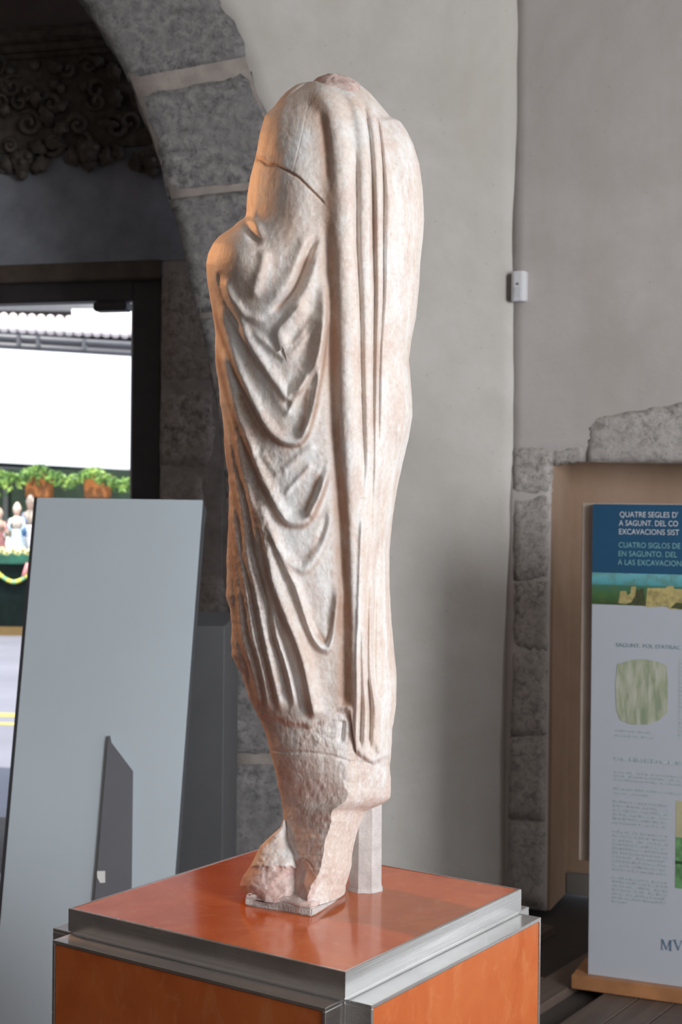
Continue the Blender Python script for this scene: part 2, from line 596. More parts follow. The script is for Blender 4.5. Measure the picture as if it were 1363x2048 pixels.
# ---- stucco relief: scrolls, leaves, rosettes and two masks
relief = empty('stucco_relief', tuple(DW(-1.0, zL + .5)))
tag(relief, 'dark carved stucco relief of scrolls and leaves above the doorway', 'relief')
bpy.context.view_layer.update()
rr = random.Random(5)
def R_(px, py, o):
    return D(px, py, o)
def curl(px, py, r, turns, a0, sgn, thick):
    bm = bmesh.new()
    pts, rad = [], []
    n = 22
    for i in range(n + 1):
        f = i / n
        a = a0 + sgn * turns * 2 * math.pi * f
        q = r * (1 - .82 * f)
        pts.append(R_(px + q * math.cos(a), py + q * math.sin(a), .02 + .05 * f))
        rad.append(thick * (1.1 - .55 * f) * (.35 + .65 * min(1, 6 * f)))
    bm_tube(bm, pts, rad, 7)
    return under(bm_obj('scroll', bm, M_STUCCO, None, True), relief)
def leaf(px, py, L, a, w):
    bm = bmesh.new()
    rows = []
    n = 8
    for i in range(n + 1):
        f = i / n
        hw = w * math.sin(math.pi * min(1, f * 1.02 + .02)) ** .7 * (1 + .25 * math.sin(f * 18))
        cx, cy = px + L * f * math.cos(a), py + L * f * math.sin(a)
        nx, ny = -math.sin(a), math.cos(a)
        o_ = .015 + .05 * math.sin(f * 2.6)
        rows.append([bm.verts.new(R_(cx + nx * hw * s_, cy + ny * hw * s_, o_ + (.018 if s_ == 0 else 0))) for s_ in (-1, -.5, 0, .5, 1)] + [bm.verts.new(R_(cx + nx * hw * s_, cy + ny * hw * s_, -.01)) for s_ in (1, -1)])
    for i in range(n):
        for k in range(7):
            bm.faces.new((rows[i][k], rows[i][(k + 1) % 7], rows[i + 1][(k + 1) % 7], rows[i + 1][k]))
    bm.faces.new(rows[0][::-1]); bm.faces.new(rows[-1])
    return under(bm_obj('acanthus_leaf', bm, M_STUCCO, None, True), relief)
def knob(px, py, r, o_=.03):
    bm = bmesh.new()
    bmesh.ops.create_icosphere(bm, subdivisions=2, radius=r / F_PX * 6.6)
    c = R_(px, py, o_)
    for v in bm.verts:
        v.co = Vector((v.co.x * (1 + .15 * math.sin(60 * v.co.z)), v.co.y * .8, v.co.z)) + c
    return under(bm_obj('rosette', bm, M_STUCCO, None, True), relief)
lower = lambda x: 318 + 22 * math.cos((x - 45) / 46) if x < 330 else 330
for gx in range(-40, 470, 34):
    for gy in range(135, 330, 38):
        x, y = gx + rr.uniform(-12, 12), gy + rr.uniform(-12, 12)
        if y > lower(x) - 8 or rr.random() < .12:
            continue
        t = rr.random()
        if t < .42:
            curl(x, y, rr.uniform(15, 27), rr.uniform(.9, 1.5), rr.uniform(0, 6.3), rr.choice((-1, 1)), rr.uniform(.011, .018))
        elif t < .85:
            leaf(x, y, rr.uniform(32, 58), rr.uniform(0, 6.3), rr.uniform(8, 14))
        else:
            knob(x, y, rr.uniform(9, 15))
for mx, my in ((45, 322), (178, 305), (305, 318)):
    knob(mx, my, 26, .035); knob(mx - 12, my - 10, 8, .085); knob(mx + 12, my - 10, 8, .085); knob(mx, my + 2, 7, .1)
    leaf(mx - 24, my + 28, 46, -1.9, 11); leaf(mx + 24, my + 28, 46, -1.2, 11)
    curl(mx - 34, my + 8, 15, 1.1, 1.0, 1, .012); curl(mx + 34, my + 8, 15, 1.1, 2.0, -1, .012)
    leaf(mx, my + 6, 34, 1.57, 13)
under(dbox('backing', -2.6, tJ, Dt(150, 300)[1], zc - .05, .001, .012, M_STUCCO), relief)

# ---- glazed door
door = empty('door_1', tuple(DW(-.6, 0)))
tag(door, kind='structure')
bpy.context.view_layer.update()
for nm, a in (('frame', (tG, tF, 0, zF, -.12, -.03, M_DARKIRON)),
              ('frame', (-2.6, tG, zG, zF, -.12, -.03, M_DARKIRON)),
              ('frame', (-1.62, -1.52, 0, zG, -.12, -.03, M_DARKIRON))):
    under(dbox(nm, *a, None, .004), door)
M_EDGE = plain('glass_edge', (.62, .66, .74), .25, var=.03)
M_GLASS = N('clear_glass')
M_GLASS.base((.98, .99, 1.0))
M_GLASS.set(Roughness=0.0, IOR=1.45)
_tr = M_GLASS.n('ShaderNodeBsdfTransparent'); _gl = M_GLASS.n('ShaderNodeBsdfGlossy'); _gl.inputs['Roughness'].default_value = .02
_mx = M_GLASS.n('ShaderNodeMixShader'); _mx.inputs[0].default_value = .04
M_GLASS.l(_tr.outputs[0], _mx.inputs[1]); M_GLASS.l(_gl.outputs[0], _mx.inputs[2])
M_GLASS.l(_mx.outputs[0], M_GLASS.t.nodes['Material Output'].inputs[0])
M_GLASS = M_GLASS.m
pane = under(dbox('pane', -1.51, -.018, .01, zG - .004, -.082, -.072, M_GLASS), door)
under(dbox('pane_edge', -.022, -.006, .01, zG - .004, -.086, -.066, M_EDGE), door)
tc0, zcl = Dt(180, 620); tc1, _z = Dt(246, 604)
under(dbox('door_closer', tc0, tc1, zcl, zG - .003, -.11, -.03, M_DARKIRON, None, .006), door)

# ------------------------------------------------------------------ right-hand wall with niche
AR = math.radians(-22)
RP0 = np.array([CX, YA + .01, 0.0])
dirR = np.array([math.cos(AR), math.sin(AR), 0.0]); nR = np.array([math.sin(AR), -math.cos(AR), 0.0])
def RW(t, z, out=0.0):
    p = RP0 + dirR * t + nR * out
    return Vector((p[0], p[1], z))
def Rt(px, py, out=0.0):
    p = hit(px, py, RP0 + nR * out, nR)
    return float((p - RP0) @ dirR), float(p[2])
def rbox(name, t0, t1, z0, z1, o0, o1, mat, parent=None, bevel=0.0):
    pts = [RW(t0, z0, o1), RW(t1, z0, o1), RW(t1, z1, o1), RW(t0, z1, o1)]
    return prism(name, pts, tuple(RW(0, 0, o0) - RW(0, 0, o1)), mat, parent, bevel)
tN = Rt(1096, 1400)[0]; zN = Rt(1240, 922)[1]; tN2 = tN + 1.25; tE = 3.7
wall_right = empty('wall_right', tuple(RW(0, 0)))
tag(wall_right, kind='structure')
bpy.context.view_layer.update()
def plaster_patch(name, t0, t1, z0, z1, mat, nt=24, nz=40, amp=.006):
    verts, faces = [], []
    for i in range(nt + 1):
        for j in range(nz + 1):
            t = t0 + (t1 - t0) * i / nt; z = z0 + (z1 - z0) * j / nz
            d_ = amp * (vnoise(t, z, 2.1, 4) + .5 * vnoise(t, z, 6, 1))
            verts.append(RW(t, z, d_))
    for i in range(nt):
        for j in range(nz):
            a = i * (nz + 1) + j
            faces.append((a, a + nz + 1, a + nz + 2, a + 1))
    o = mesh_obj(name, verts, faces, mat, smooth=True)
    s = o.modifiers.new('thickness', 'SOLIDIFY'); s.thickness = .45; s.offset = -1
    return o
under(plaster_patch('plaster_jamb', -.02, tN, 0, zN, M_PLASTER2, 6, 30), wall_right)
under(plaster_patch('plaster_upper', -.02, tN2 + .01, zN, 5.0, M_PLASTER2, 24, 40), wall_right)
under(plaster_patch('plaster_beyond', tN2, tE, 0, 5.0, M_PLASTER2, 20, 30), wall_right)
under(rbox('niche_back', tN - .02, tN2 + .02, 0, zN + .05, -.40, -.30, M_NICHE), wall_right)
under(rbox('niche_reveal', tN - .004, tN + .012, 0, zN - .002, -.30, -.012, M_NICHE), wall_right)  # added lining that carries the shade-deepened brown onto the niche side
bb = rbox('baseboard_niche', tN + .014, tN2 - .004, 0, .085, -.30, -.27, plain('niche_skirting', (.23, .215, .20), .7), None, .004)
bb.name = 'baseboard_right'
tag(bb, kind='structure')
# exposed stones around the niche
def rstone(name, poly_px, seed, proud=.012, nu=8, nv=8, mat=None):
    """quad of image corners (tl, tr, br, bl) on the niche wall"""
    q = [np.array(Rt(*p)) for p in poly_px]
    def fn(u, v):
        a = q[0] * (1 - u) + q[1] * u; b = q[3] * (1 - u) + q[2] * u
        p = a * (1 - v) + b * v
        e = .003
        return p[0] + e * math.sin(11 * v * 3 + seed) * (abs(u - .5) * 2), p[1] + e * math.sin(9 * u * 3 + seed) * (abs(v - .5) * 2)
    o = relief_stone(name, fn, nu, nv, 0, .06, .006, mat or M_STONE_PALE, None, seed, .012)
    for v in o.data.vertices:
        t, d_, z = v.co
        v.co = RW(t, z, -d_ + proud)
    return under(o, wall_right)
for i, q in enumerate(([(1024, 893), (1106, 898), (1102, 986), (1025, 990)],
                       [(1025, 994), (1101, 990), (1096, 1158), (1028, 1162)],
                       [(1028, 1166), (1097, 1162), (1094, 1302), (1025, 1298)],
                       [(1025, 1302), (1095, 1306), (1091, 1470), (1020, 1474)],
                       [(1020, 1478), (1092, 1474), (1089, 1642), (1016, 1638)],
                       [(1016, 1642), (1090, 1646), (1087, 1814), (1013, 1808)])):
    rstone('jamb_stone', q, i * 1.9)
rstone('lintel_stone', [(1176, 838), (1400, 800), (1400, 926), (1172, 922)], 4.4, .014, 18, 10, M_STONE_PALE)
rstone('lintel_stone', [(1404, 800), (1640, 770), (1640, 932), (1404, 926)], 9.4, .014, 18, 10, M_STONE_PALE)
rstone('lintel_mortar', [(1100, 898), (1172, 884), (1170, 922), (1102, 930)], 7.1, .006, 8, 5, M_STONE_PALE)

# ---- alarm sensor on the wall
sx0, sz0 = Rt(1040, 575)
sensor = empty('motion_sensor', tuple(RW(sx0, sz0)))
tag(sensor, 'small white motion sensor box fixed high on the plaster wall', 'sensor')
bpy.context.view_layer.update()
M_SENS = plain('white_plastic', (.72, .73, .76), .4, var=.02)
bm = bmesh.new()
hw, hh = .031, .058
for_pts = [(-hw, 0), (-hw, .028), (-hw * .55, .046), (hw * .55, .046), (hw, .028), (hw, 0)]
lo = [bm.verts.new(RW(sx0 + t, sz0 - hh, o_)) for t, o_ in for_pts]
hi = [bm.verts.new(RW(sx0 + t, sz0 + hh, o_ * .96)) for t, o_ in for_pts]
bm.faces.new(lo[::-1]); bm.faces.new(hi)
for i in range(6):
    bm.faces.new((lo[i], lo[(i + 1) % 6], hi[(i + 1) % 6], hi[i]))
bmesh.ops.bevel(bm, geom=bm.edges[:], offset=.003, segments=2, affect='EDGES')
under(bm_obj('housing', bm, M_SENS), sensor)
under(rbox('lens_window', sx0 - .014, sx0 + .014, sz0 - .046, sz0 - .006, .043, .0475, plain('sensor_lens', (.66, .68, .72), .2), None, .002), sensor)
under(rbox('indicator', sx0 - .004, sx0 + .004, sz0 + .004, sz0 + .011, .043, .048, plain('indicator_dark', (.08, .08, .09), .4)), sensor)
under(rbox('bracket', sx0 - .045, sx0 - .028, sz0 - .05, sz0 + .05, -.004, .022, plain('sensor_bracket', (.18, .16, .15), .6), None, .002), sensor)

# ------------------------------------------------------------------ pedestal
PS, PTOP, PCAP, POFF = 0.6, EYE - 0.722, 0.041, 0.045
PF = np.array([0.014, 2.213])
PC = PF + PS / 2 * (DA + DB)
ped = empty('pedestal', (PC[0], PC[1], 0), math.radians(90) - YAW)
tag(ped, 'orange polished stucco pedestal framed in brushed steel carrying the statue', 'pedestal')
def pbox(name, c, s, mat, bevel=0.0):
    return box(name, c, s, mat, ped, None, bevel)
pbox('core', (0, 0, (PTOP - PCAP) / 2), (PS - .004, PS - .004, PTOP - PCAP), M_STEEL, .002)
bm = bmesh.new()                            # steel band round the top slab
h = PS / 2; lip = .0045
prof = [(h, PTOP - PCAP), (h, PTOP - .0012), (h - .0012, PTOP), (h - lip, PTOP), (h - lip, PTOP - .012), (h - .03, PTOP - .012), (h - .03, PTOP - PCAP)]
rings = []
for r, z in prof:
    rings.append([bm.verts.new((sx * r, sy * r, z)) for sx, sy in ((1, 1), (-1, 1), (-1, -1), (1, -1))])
for i in range(len(prof)):
    a, b = rings[i], rings[(i + 1) % len(prof)]
    for k in range(4):
        bm.faces.new((a[k], a[(k + 1) % 4], b[(k + 1) % 4], b[k]))
bm_obj('cap_band', bm, M_STEEL, ped)
pbox('cap_slab', (0, 0, PTOP - .0105), (PS - 2 * lip - .001, PS - 2 * lip - .001, .019), M_ORANGE)
ztp = PTOP - PCAP - .004
for k in range(4):
    a = k * math.pi / 2
    Mk = Matrix.Rotation(a, 4, 'Z')
    pan = bmesh.new()
    L, bw = PS - .012, .0065
    x0, x1 = PS / 2 - .003, PS / 2 + POFF
    xm, th = (x0 + x1) / 2, x1 - x0
    for c, s in (((xm, 0, ztp - bw / 2), (th, L, bw)), ((xm, 0, .02 + bw / 2), (th, L, bw)),
                 ((xm, -L / 2 + bw / 2, (ztp + .02) / 2), (th, bw, ztp - .02 - 2 * bw)), ((xm, L / 2 - bw / 2, (ztp + .02) / 2), (th, bw, ztp - .02 - 2 * bw))):
        bm_box(pan, c, s, Mk)
    bmesh.ops.bevel(pan, geom=pan.edges[:], offset=.0008, segments=1, affect='EDGES')
    fr = bm_obj('panel_frame', pan, M_STEEL, ped)
    pbm = bmesh.new()
    bm_box(pbm, ((x0 + x1 - .0015) / 2, 0, (ztp + .02) / 2), (th - .0015, L - 2 * bw - .002, ztp - .02 - 2 * bw - .002), Mk)
    bm_obj('panel_face', pbm, M_ORANGE, fr)

# ------------------------------------------------------------------ statue
statue = empty('statue', (PC[0], PC[1], PTOP))
tag(statue, 'headless marble statue of a draped figure seen from behind, broken below the knees', 'statue')
bpy.context.view_layer.update()
PXM = 2.66 / F_PX                           # metres per image pixel at the figure

LEFT = [(150, 664), (158, 660), (161, 640), (164, 606), (168, 594), (183, 572.5), (198, 559), (213, 548), (230, 530), (264, 520), (313, 511), (355, 500), (390, 494), (428, 492), (436, 489), (443, 476), (454, 465), (471, 439), (486, 426), (507, 416), (528, 412), (563, 414), (602, 421), (633, 426), (669, 430), (721, 430), (768, 437), (806, 439), (841, 446), (908, 449), (947, 456), (1000, 458), (1049, 456), (1102, 453), (1155, 453), (1194, 451), (1218, 460), (1250, 462), (1313, 463), (1345, 481), (1384, 493), (1415, 507), (1447, 523), (1464, 530), (1507, 541), (1549, 551), (1591, 560), (1623, 565.5), (1658, 568), (1700, 570), (1740, 570), (1770, 571), (1800, 573), (1835, 575)]
RIGHT = [(150, 668), (158, 676), (161, 694), (164, 708), (168, 718), (183, 737), (200, 752), (225, 773), (236, 782), (239, 797), (257, 810), (288, 826), (327, 838), (383, 845), (440, 848), (482, 845), (524, 840), (570, 838), (637, 831), (679, 822.5), (721, 817), (764, 821), (803, 824), (834, 824), (877, 817), (926, 805), (982, 792.6), (1042, 784), (1102, 778.5), (1172, 778.5), (1236, 782), (1313, 789), (1355, 792.6), (1412, 791.5), (1461, 784), (1503, 782), (1531, 778.5), (1556, 782), (1596, 780), (1605, 770), (1612, 757), (1620, 735), (1630, 727), (1655, 717), (1679, 710), (1707, 703), (1729, 703), (1753, 697.5), (1771, 691), (1790, 690), (1835, 690)]
THICK = [(150, 10), (160, 36), (168, 62), (200, 108), (260, 140), (330, 158), (450, 178), (620, 182), (800, 172), (1000, 160), (1200, 152), (1400, 135), (1470, 122), (1520, 118), (1600, 105), (1650, 98), (1720, 104), (1770, 112), (1835, 118)]

NY, NX, NB = 840, 300, 110
PYS = np.linspace(150, 1834, NY)
def smooth1(a, k):
    ker = np.hanning(k + 2)[1:-1]; ker /= ker.sum()
    p = np.pad(a, k // 2, mode='edge')
    return np.convolve(p, ker, 'valid')[:len(a)]
def col_of(tab, k=5):
    t = np.array(tab, float)
    return smooth1(np.interp(PYS, t[:, 0], t[:, 1]), k)
Lx, Rx, Tk = col_of(LEFT), col_of(RIGHT), col_of(THICK, 31)
jit = smooth1(rng.normal(0, 1, NY), 13) * 1.6
rough_y = np.interp(PYS, [150, 500, 760, 1000, 1400, 1500, 1834], [.2, .2, .8, 1.0, 1.2, .8, 1.0])
Lx = Lx + jit * rough_y
jit2 = smooth1(rng.normal(0, 1, NY), 13)
Rx = Rx + jit2 * np.interp(PYS, [150, 1300, 1450, 1834], [.35, .5, 1.0, 1.2])

def fractal(shape_y, shape_x, cell, octaves, seed, stretch=1.0, pers=.55):
    """value noise sampled at image positions"""
    g = np.random.default_rng(seed)
    def at(X, Y):
        out = np.zeros_like(X); amp, tot, c = 1.0, 0.0, cell
        for o in range(octaves):
            n = 1200
            tab = g0[o]
            fx, fy = X / c, Y / (c * stretch)
            ix, iy = np.floor(fx).astype(int), np.floor(fy).astype(int)
            tx, ty = fx - ix, fy - iy
            tx = tx * tx * (3 - 2 * tx); ty = ty * ty * (3 - 2 * ty)
            h = lambda a, b: tab[(a * 73 + b * 179) % 4093]
            v = (h(ix, iy) * (1 - tx) + h(ix + 1, iy) * tx) * (1 - ty) + (h(ix, iy + 1) * (1 - tx) + h(ix + 1, iy + 1) * tx) * ty
            out += amp * v; tot += amp; amp *= pers; c /= 2.03
        return out / tot
    g0 = [g.uniform(-1, 1, 4093) for _ in range(octaves)]
    return at

th = np.linspace(-math.pi / 2, math.pi / 2, NX)
S = np.sin(th) * .55 + np.linspace(-1, 1, NX) * .45
S[0], S[-1] = -1, 1
X = Lx[:, None] + (Rx - Lx)[:, None] * (S[None, :] + 1) / 2
Yg = np.repeat(PYS[:, None], NX, axis=1)
Sg = np.repeat(S[None, :], NY, axis=0)

def near(poly):
    """signed distance to a polyline and position along it (0..1); negative = right of a downward path / inside a U"""
    P = np.array(poly, float)
    seg = np.diff(P, axis=0); ln = np.linalg.norm(seg, axis=1); cum = np.r_[0, np.cumsum(ln)]
    best = np.full(X.shape, 1e9); sd = np.zeros_like(X); par = np.zeros_like(X)
    for i in range(len(seg)):
        dx, dy = X - P[i, 0], Yg - P[i, 1]
        t = np.clip((dx * seg[i, 0] + dy * seg[i, 1]) / (ln[i] ** 2), 0, 1)
        ex, ey = dx - t * seg[i, 0], dy - t * seg[i, 1]
        d = np.hypot(ex, ey)
        s = np.sign(seg[i, 0] * dy - seg[i, 1] * dx)
        m_ = d < best
        best[m_] = d[m_]; sd[m_] = (s * d)[m_]; par[m_] = ((cum[i] + t * ln[i]) / cum[-1])[m_]
    return sd, par
def curve(poly, n=6):
    """Catmull-Rom smoothing of a polyline"""
    P = np.array(poly, float)
    Q = np.vstack([2 * P[0] - P[1], P, 2 * P[-1] - P[-2]])
    out = []
    for i in range(1, len(Q) - 2):
        for k in range(n):
            t = k / n
            out.append(.5 * ((2 * Q[i]) + (-Q[i - 1] + Q[i + 1]) * t + (2 * Q[i - 1] - 5 * Q[i] + 4 * Q[i + 1] - Q[i + 2]) * t ** 2 + (-Q[i - 1] + 3 * Q[i] - 3 * Q[i + 1] + Q[i + 2]) * t ** 3))
    out.append(P[-1])
    return np.array(out)
def ends(par, a=.12, b=.12):
    f = np.ones_like(par)
    if a: f *= np.clip(par / a, 0, 1)
    if b: f *= np.clip((1 - par) / b, 0, 1)
    return f * f * (3 - 2 * f)

H = np.zeros_like(X)                         # relief height towards the viewer, in image pixels
PAT = np.zeros_like(X)                       # iron-stained patina
def ridge(poly, h, wa, wb, ea=.15, eb=.15, p=2.0, pat=0.0, side=1, sm=3):
    """raised fold; wa = reach on its outer/left side, wb = on its inner/right side; pat stains the side given"""
    global H, PAT
    sd, par = near(curve(poly, sm))
    w = np.where(sd > 0, wa, wb)
    g = np.exp(-(np.abs(sd) / w) ** p)
    e = ends(par, ea, eb)
    H = H + h * g * e
    if pat:
        q = np.exp(-((sd - side * (wa if side > 0 else wb) * 1.05) / ((wa if side > 0 else wb) * .6)) ** 2)
        PAT = np.maximum(PAT, pat * q * e)
def step(poly, h, w, ea=.1, eb=.1, reach=60, sm=3):
    """raise the inner/right side (negative distance) by h, fading out over reach"""
    global H
    sd, par = near(curve(poly, sm))
    e = ends(par, ea, eb)
    up = .5 * (1 - np.tanh(sd / w))
    H = H + h * e * up * np.exp(-np.clip(-sd, 0, None) / reach) * (sd < reach * 4)

def blob(cx, cy, rx, ry, h, p=2.0):
    global H
    H = H + h * np.exp(-(((X - cx) / rx) ** 2 + ((Yg - cy) / ry) ** 2) ** (p / 2))

# -- the heavy roll of cloth falling from the shoulder
ridge([(600, 170), (632, 174), (655, 192), (670, 222), (679, 270), (685, 341), (688, 412), (689, 482), (692, 552), (695, 623), (697, 700), (698, 800), (701, 880), (706, 961), (711, 1067), (713, 1172), (713, 1278), (712, 1400), (709, 1440)],
      23, 28, 25, .04, .05, 2.4, .7, 1)
ridge([(648, 420), (657, 520), (661, 640), (664, 750), (668, 856), (676, 961), (682, 1067), (687, 1172), (689, 1278), (690, 1420)], -13, 11, 12, .1, .03, 2.2)
PATCH = [(668, 760), (674, 900), (684, 1010), (690, 1150), (696, 1280), (694, 1420)]
sd, par = near(curve(PATCH)); PAT = np.maximum(PAT, .8 * np.exp(-(sd / np.interp(Yg, [700, 1000, 1450], [10, 13, 12])) ** 4) * ends(par, .15, .02))
sd, par = near(curve([(655, 330), (662, 450), (668, 600), (672, 760)])); PAT = np.maximum(PAT, .65 * np.exp(-(sd / 9) ** 2) * ends(par))
# -- second and third pleats and the seams between them
ridge([(660, 168), (694, 178), (712, 205), (724, 250), (729, 310), (731, 400), (732, 480), (735, 560), (737, 650), (737, 760), (738, 860), (736, 960), (733, 1060), (729, 1150)], 15, 15, 13, .05, .2, 2.6)
ridge([(720, 180), (742, 215), (750, 270), (754, 340), (757, 420), (757, 520), (758, 620), (757, 720), (755, 830), (752, 940), (748, 1040), (744, 1150)], 12, 10, 8, .05, .2, 2.6)
ridge([(708, 288), (712, 341), (713, 412), (713, 482), (717, 560), (720, 623), (722, 729), (725, 850), (727, 920), (726, 960), (724, 1020)], -11, 4.5, 5, .1, .15)
ridge([(710, 185), (727, 218), (738, 271), (743, 324), (745, 376), (746, 447), (747, 517), (748.5, 588), (747, 658), (746, 799), (746, 900), (743, 990), (739, 1080)], -13, 4.5, 4.5, .08, .15)
ridge([(738, 197), (752, 236), (760, 280), (765, 330), (767, 384), (766, 447), (766, 517), (766, 588), (763, 640), (759, 720), (757, 830), (754, 950)], -13, 3.2, 3.5, .08, .15)
ridge([(770, 300), (777, 380), (778, 430), (776, 520), (772, 600), (768, 690), (766, 800), (762, 900)], 6, 6, 8, .15, .2)
sd, par = near(curve([(743, 320), (749, 420), (752, 540), (752, 700), (750, 840)])); PAT = np.maximum(PAT, .5 * np.exp(-(sd / 5) ** 2) * ends(par))
# -- cloth to the right: shoulder edge, hip
ridge([(786, 246), (800, 280), (808, 312), (814, 376), (820, 450), (822, 472)], 9, 14, 9, .12, .12)
step([(784, 238), (797, 275), (806, 310), (813, 376), (819, 450), (822, 476)], -12, 3, .02, .15, 40)
ridge([(797, 640), (803, 690), (812, 730), (818, 750)], 6, 10, 6)
ridge([(815, 540), (816, 620), (816, 700), (815, 735)], -6, 4, 4)
blob(815, 815, 30, 95, 22)
ridge([(797, 830), (795, 920), (785, 1000), (778, 1060)], 5, 6, 6)
# -- lower pleats of the hem on the right
for poly in ([(726, 1020), (722, 1120), (718, 1230), (716, 1330), (714, 1420), (712, 1495)], [(736, 1060), (732, 1160), (728, 1260), (727, 1340), (731, 1420), (728, 1500)],
             [(752, 1000), (748, 1110), (742, 1230), (741, 1330), (748, 1420), (747, 1505)], [(742, 1350), (752, 1410), (757, 1460), (757, 1510)]):
    ridge(poly, 9, 6, 5.5, .1, .06, 2.4)
for poly in ([(719, 1250), (719, 1330), (722, 1400), (719, 1495)], [(735, 1100), (733, 1200), (734, 1330), (740, 1420), (738, 1505)], [(756, 1080), (750, 1200), (748, 1340), (753, 1400)]):
    ridge(poly, -8, 4, 4, .15, .08)
# -- upper arm, elbow lump and forearm wrapped in cloth
blob(592, 330, 62, 150, 20)
blob(560, 470, 60, 120, 8)
blob(470, 505, 52, 56, 34)
blob(500, 560, 70, 60, 16)
ridge([(484, 436), (495, 452), (507, 474), (524, 492)], -20, 9, 7, .05, .35)
ridge([(424, 500), (440, 478), (462, 464), (490, 458)], 5, 6, 6, .2, .3)
ridge([(500, 388), (502, 420), (512, 450), (527, 480)], 8, 6, 8, .2, .3)
ridge([(512, 330), (506, 360), (504, 395), (505, 430)], -6, 6, 5, .2, .3)
# sweeping folds below the elbow
ridge([(528, 494), (524, 530), (512, 565), (505, 600)], 9, 10, 12)
ridge([(612, 460), (606, 500), (586, 545), (560, 585), (530, 612)], 11, 16, 17, .2, .25)
ridge([(640, 470), (624, 492), (610, 525), (594, 566), (575, 596), (548, 622), (535, 632)], -22, 10, 7, .2, .25, 2.0)
sd, par = near(curve([(618, 505), (604, 535), (592, 567), (571, 600), (548, 624)])); PAT = np.maximum(PAT, .55 * np.exp(-(sd / 6) ** 2) * ends(par))
ridge([(640, 500), (628, 540), (612, 580), (590, 610), (562, 640)], 9, 8, 12, .15, .25)
ridge([(446, 556), (455, 582), (474, 610), (490, 630), (512, 638), (535, 634)], 9, 8, 10, .15, .2)
ridge([(437, 540), (440, 570), (452, 606), (470, 640), (488, 672)], -11, 5, 7, .1, .25)
ridge([(440, 552), (452, 598), (474, 640), (500, 690), (528, 732), (552, 765), (572, 794), (582, 786), (602, 770), (628, 730), (642, 670), (650, 600), (654, 540)], 13, 9, 13, .08, .12, 2.0, .35, 1)
# chipped fold in the middle
ridge([(612, 600), (592, 625), (572, 645), (558, 664), (560, 684), (566, 700)], 13, 9, 16, .2, .02, 2.6)
ridge([(640, 620), (622, 650), (600, 676), (580, 698), (566, 704)], 8, 8, 12, .2, .02)
ridge([(630, 640), (612, 664), (592, 690), (572, 712)], -5, 6, 6, .3, .3)
ridge([(502, 660), (530, 685), (556, 706), (574, 716), (596, 690), (616, 660)], 6, 9, 8)
# the U-shaped folds, top to bottom
ridge([(432, 598), (444, 651), (462, 700), (478, 745), (496, 784), (516, 824), (535, 856), (555, 876), (576, 884), (597, 882), (611, 859), (622, 820), (630, 778), (638, 735), (644, 690), (650, 640), (654, 590)], 15, 8, 13, .06, .1, 2.0, .7, 1)
ridge([(602, 872), (612, 845), (620, 810), (627, 770), (634, 725)], -9, 10, 7, .4, .4)
ridge([(600, 884), (618, 862), (630, 820), (640, 770), (648, 720)], 10, 7, 14, .15, .25, 2.0)
sd, par = near(curve([(598, 868), (606, 845), (611, 810), (615, 770)])); PAT = np.maximum(PAT, .7 * np.exp(-(sd / 6) ** 2) * ends(par))
sd, par = near(curve([(478, 780), (500, 830), (520, 862), (540, 884)])); PAT = np.maximum(PAT, .7 * np.exp(-(sd / 8) ** 2) * ends(par))
ridge([(520, 740), (548, 786), (566, 815), (576, 824), (596, 790), (612, 760)], 5, 9, 9)
ridge([(572, 836), (582, 812), (600, 780), (616, 745)], 4, 4, 6)
ridge([(440, 690), (455, 760), (472, 824), (488, 866), (505.6, 912), (520, 947), (541, 989), (558, 1021), (572.5, 1040), (590, 1045), (611, 1040), (625, 1014), (639, 980), (650, 944), (657, 908)], 15, 9, 12, .06, .12, 2.0, .65, 1)
ridge([(612, 1030), (622, 1006), (632, 980), (644, 945), (654, 915)], -9, 10, 7, .4, .4)
ridge([(618, 1040), (632, 1012), (645, 978), (655, 940)], 10, 7, 13, .12, .25)
sd, par = near(curve([(608, 1030), (616, 1005), (625, 980), (640, 945)])); PAT = np.maximum(PAT, .75 * np.exp(-(sd / 5) ** 2) * ends(par))
sd, par = near(curve([(488, 876), (500, 915), (512, 950), (520, 985)])); PAT = np.maximum(PAT, .6 * np.exp(-(sd / 7) ** 2) * ends(par))
ridge([(560, 950), (580, 930), (604, 908), (632, 888)], 5, 7, 8)
ridge([(566, 992), (586, 970), (606, 948), (626, 925)], 5, 5, 6)
ridge([(520, 900), (540, 930), (560, 955)], 4, 8, 8)
ridge([(512, 985), (530, 1030), (550, 1075), (569, 1112), (590, 1134), (608, 1138), (625, 1122), (643, 1088), (656, 1045), (662, 1000)], 9, 9, 12, .2, .1, 2.0, .3, 1)
ridge([(622, 1112), (636, 1085), (648, 1050), (656, 1015)], -9, 10, 7, .4, .4)
sd, par = near(curve([(610, 1122), (625, 1100), (636, 1070)])); PAT = np.maximum(PAT, .45 * np.exp(-(sd / 8) ** 2) * ends(par))
ridge([(530, 1040), (548, 1085), (566, 1126), (588, 1168), (601, 1205), (614, 1246), (630, 1282), (644, 1296), (658, 1296), (666, 1262), (674, 1205), (678, 1160)], 13, 7, 9, .1, .1, 2.0, .3, 1)
ridge([(620, 1230), (636, 1268), (650, 1284), (659, 1270), (666, 1232)], -6, 7, 8, .35, .35)
sd, par = near(curve([(632, 1262), (648, 1282), (660, 1258), (668, 1215)])); PAT = np.maximum(PAT, .65 * np.exp(-(sd / 5) ** 2) * ends(par))
# long pale ridge dropping to the break
ridge([(505, 990), (520, 1040), (533, 1100), (543, 1150), (557, 1195), (574, 1240), (590, 1278), (606, 1325), (616, 1370), (624, 1410), (632, 1440)], 19, 9, 15, .1, .04, 2.0, .55, 1)
ridge([(500, 1060), (520, 1130), (540, 1200), (560, 1260), (580, 1320), (600, 1390), (612, 1430)], -10, 9, 8, .1, .05)
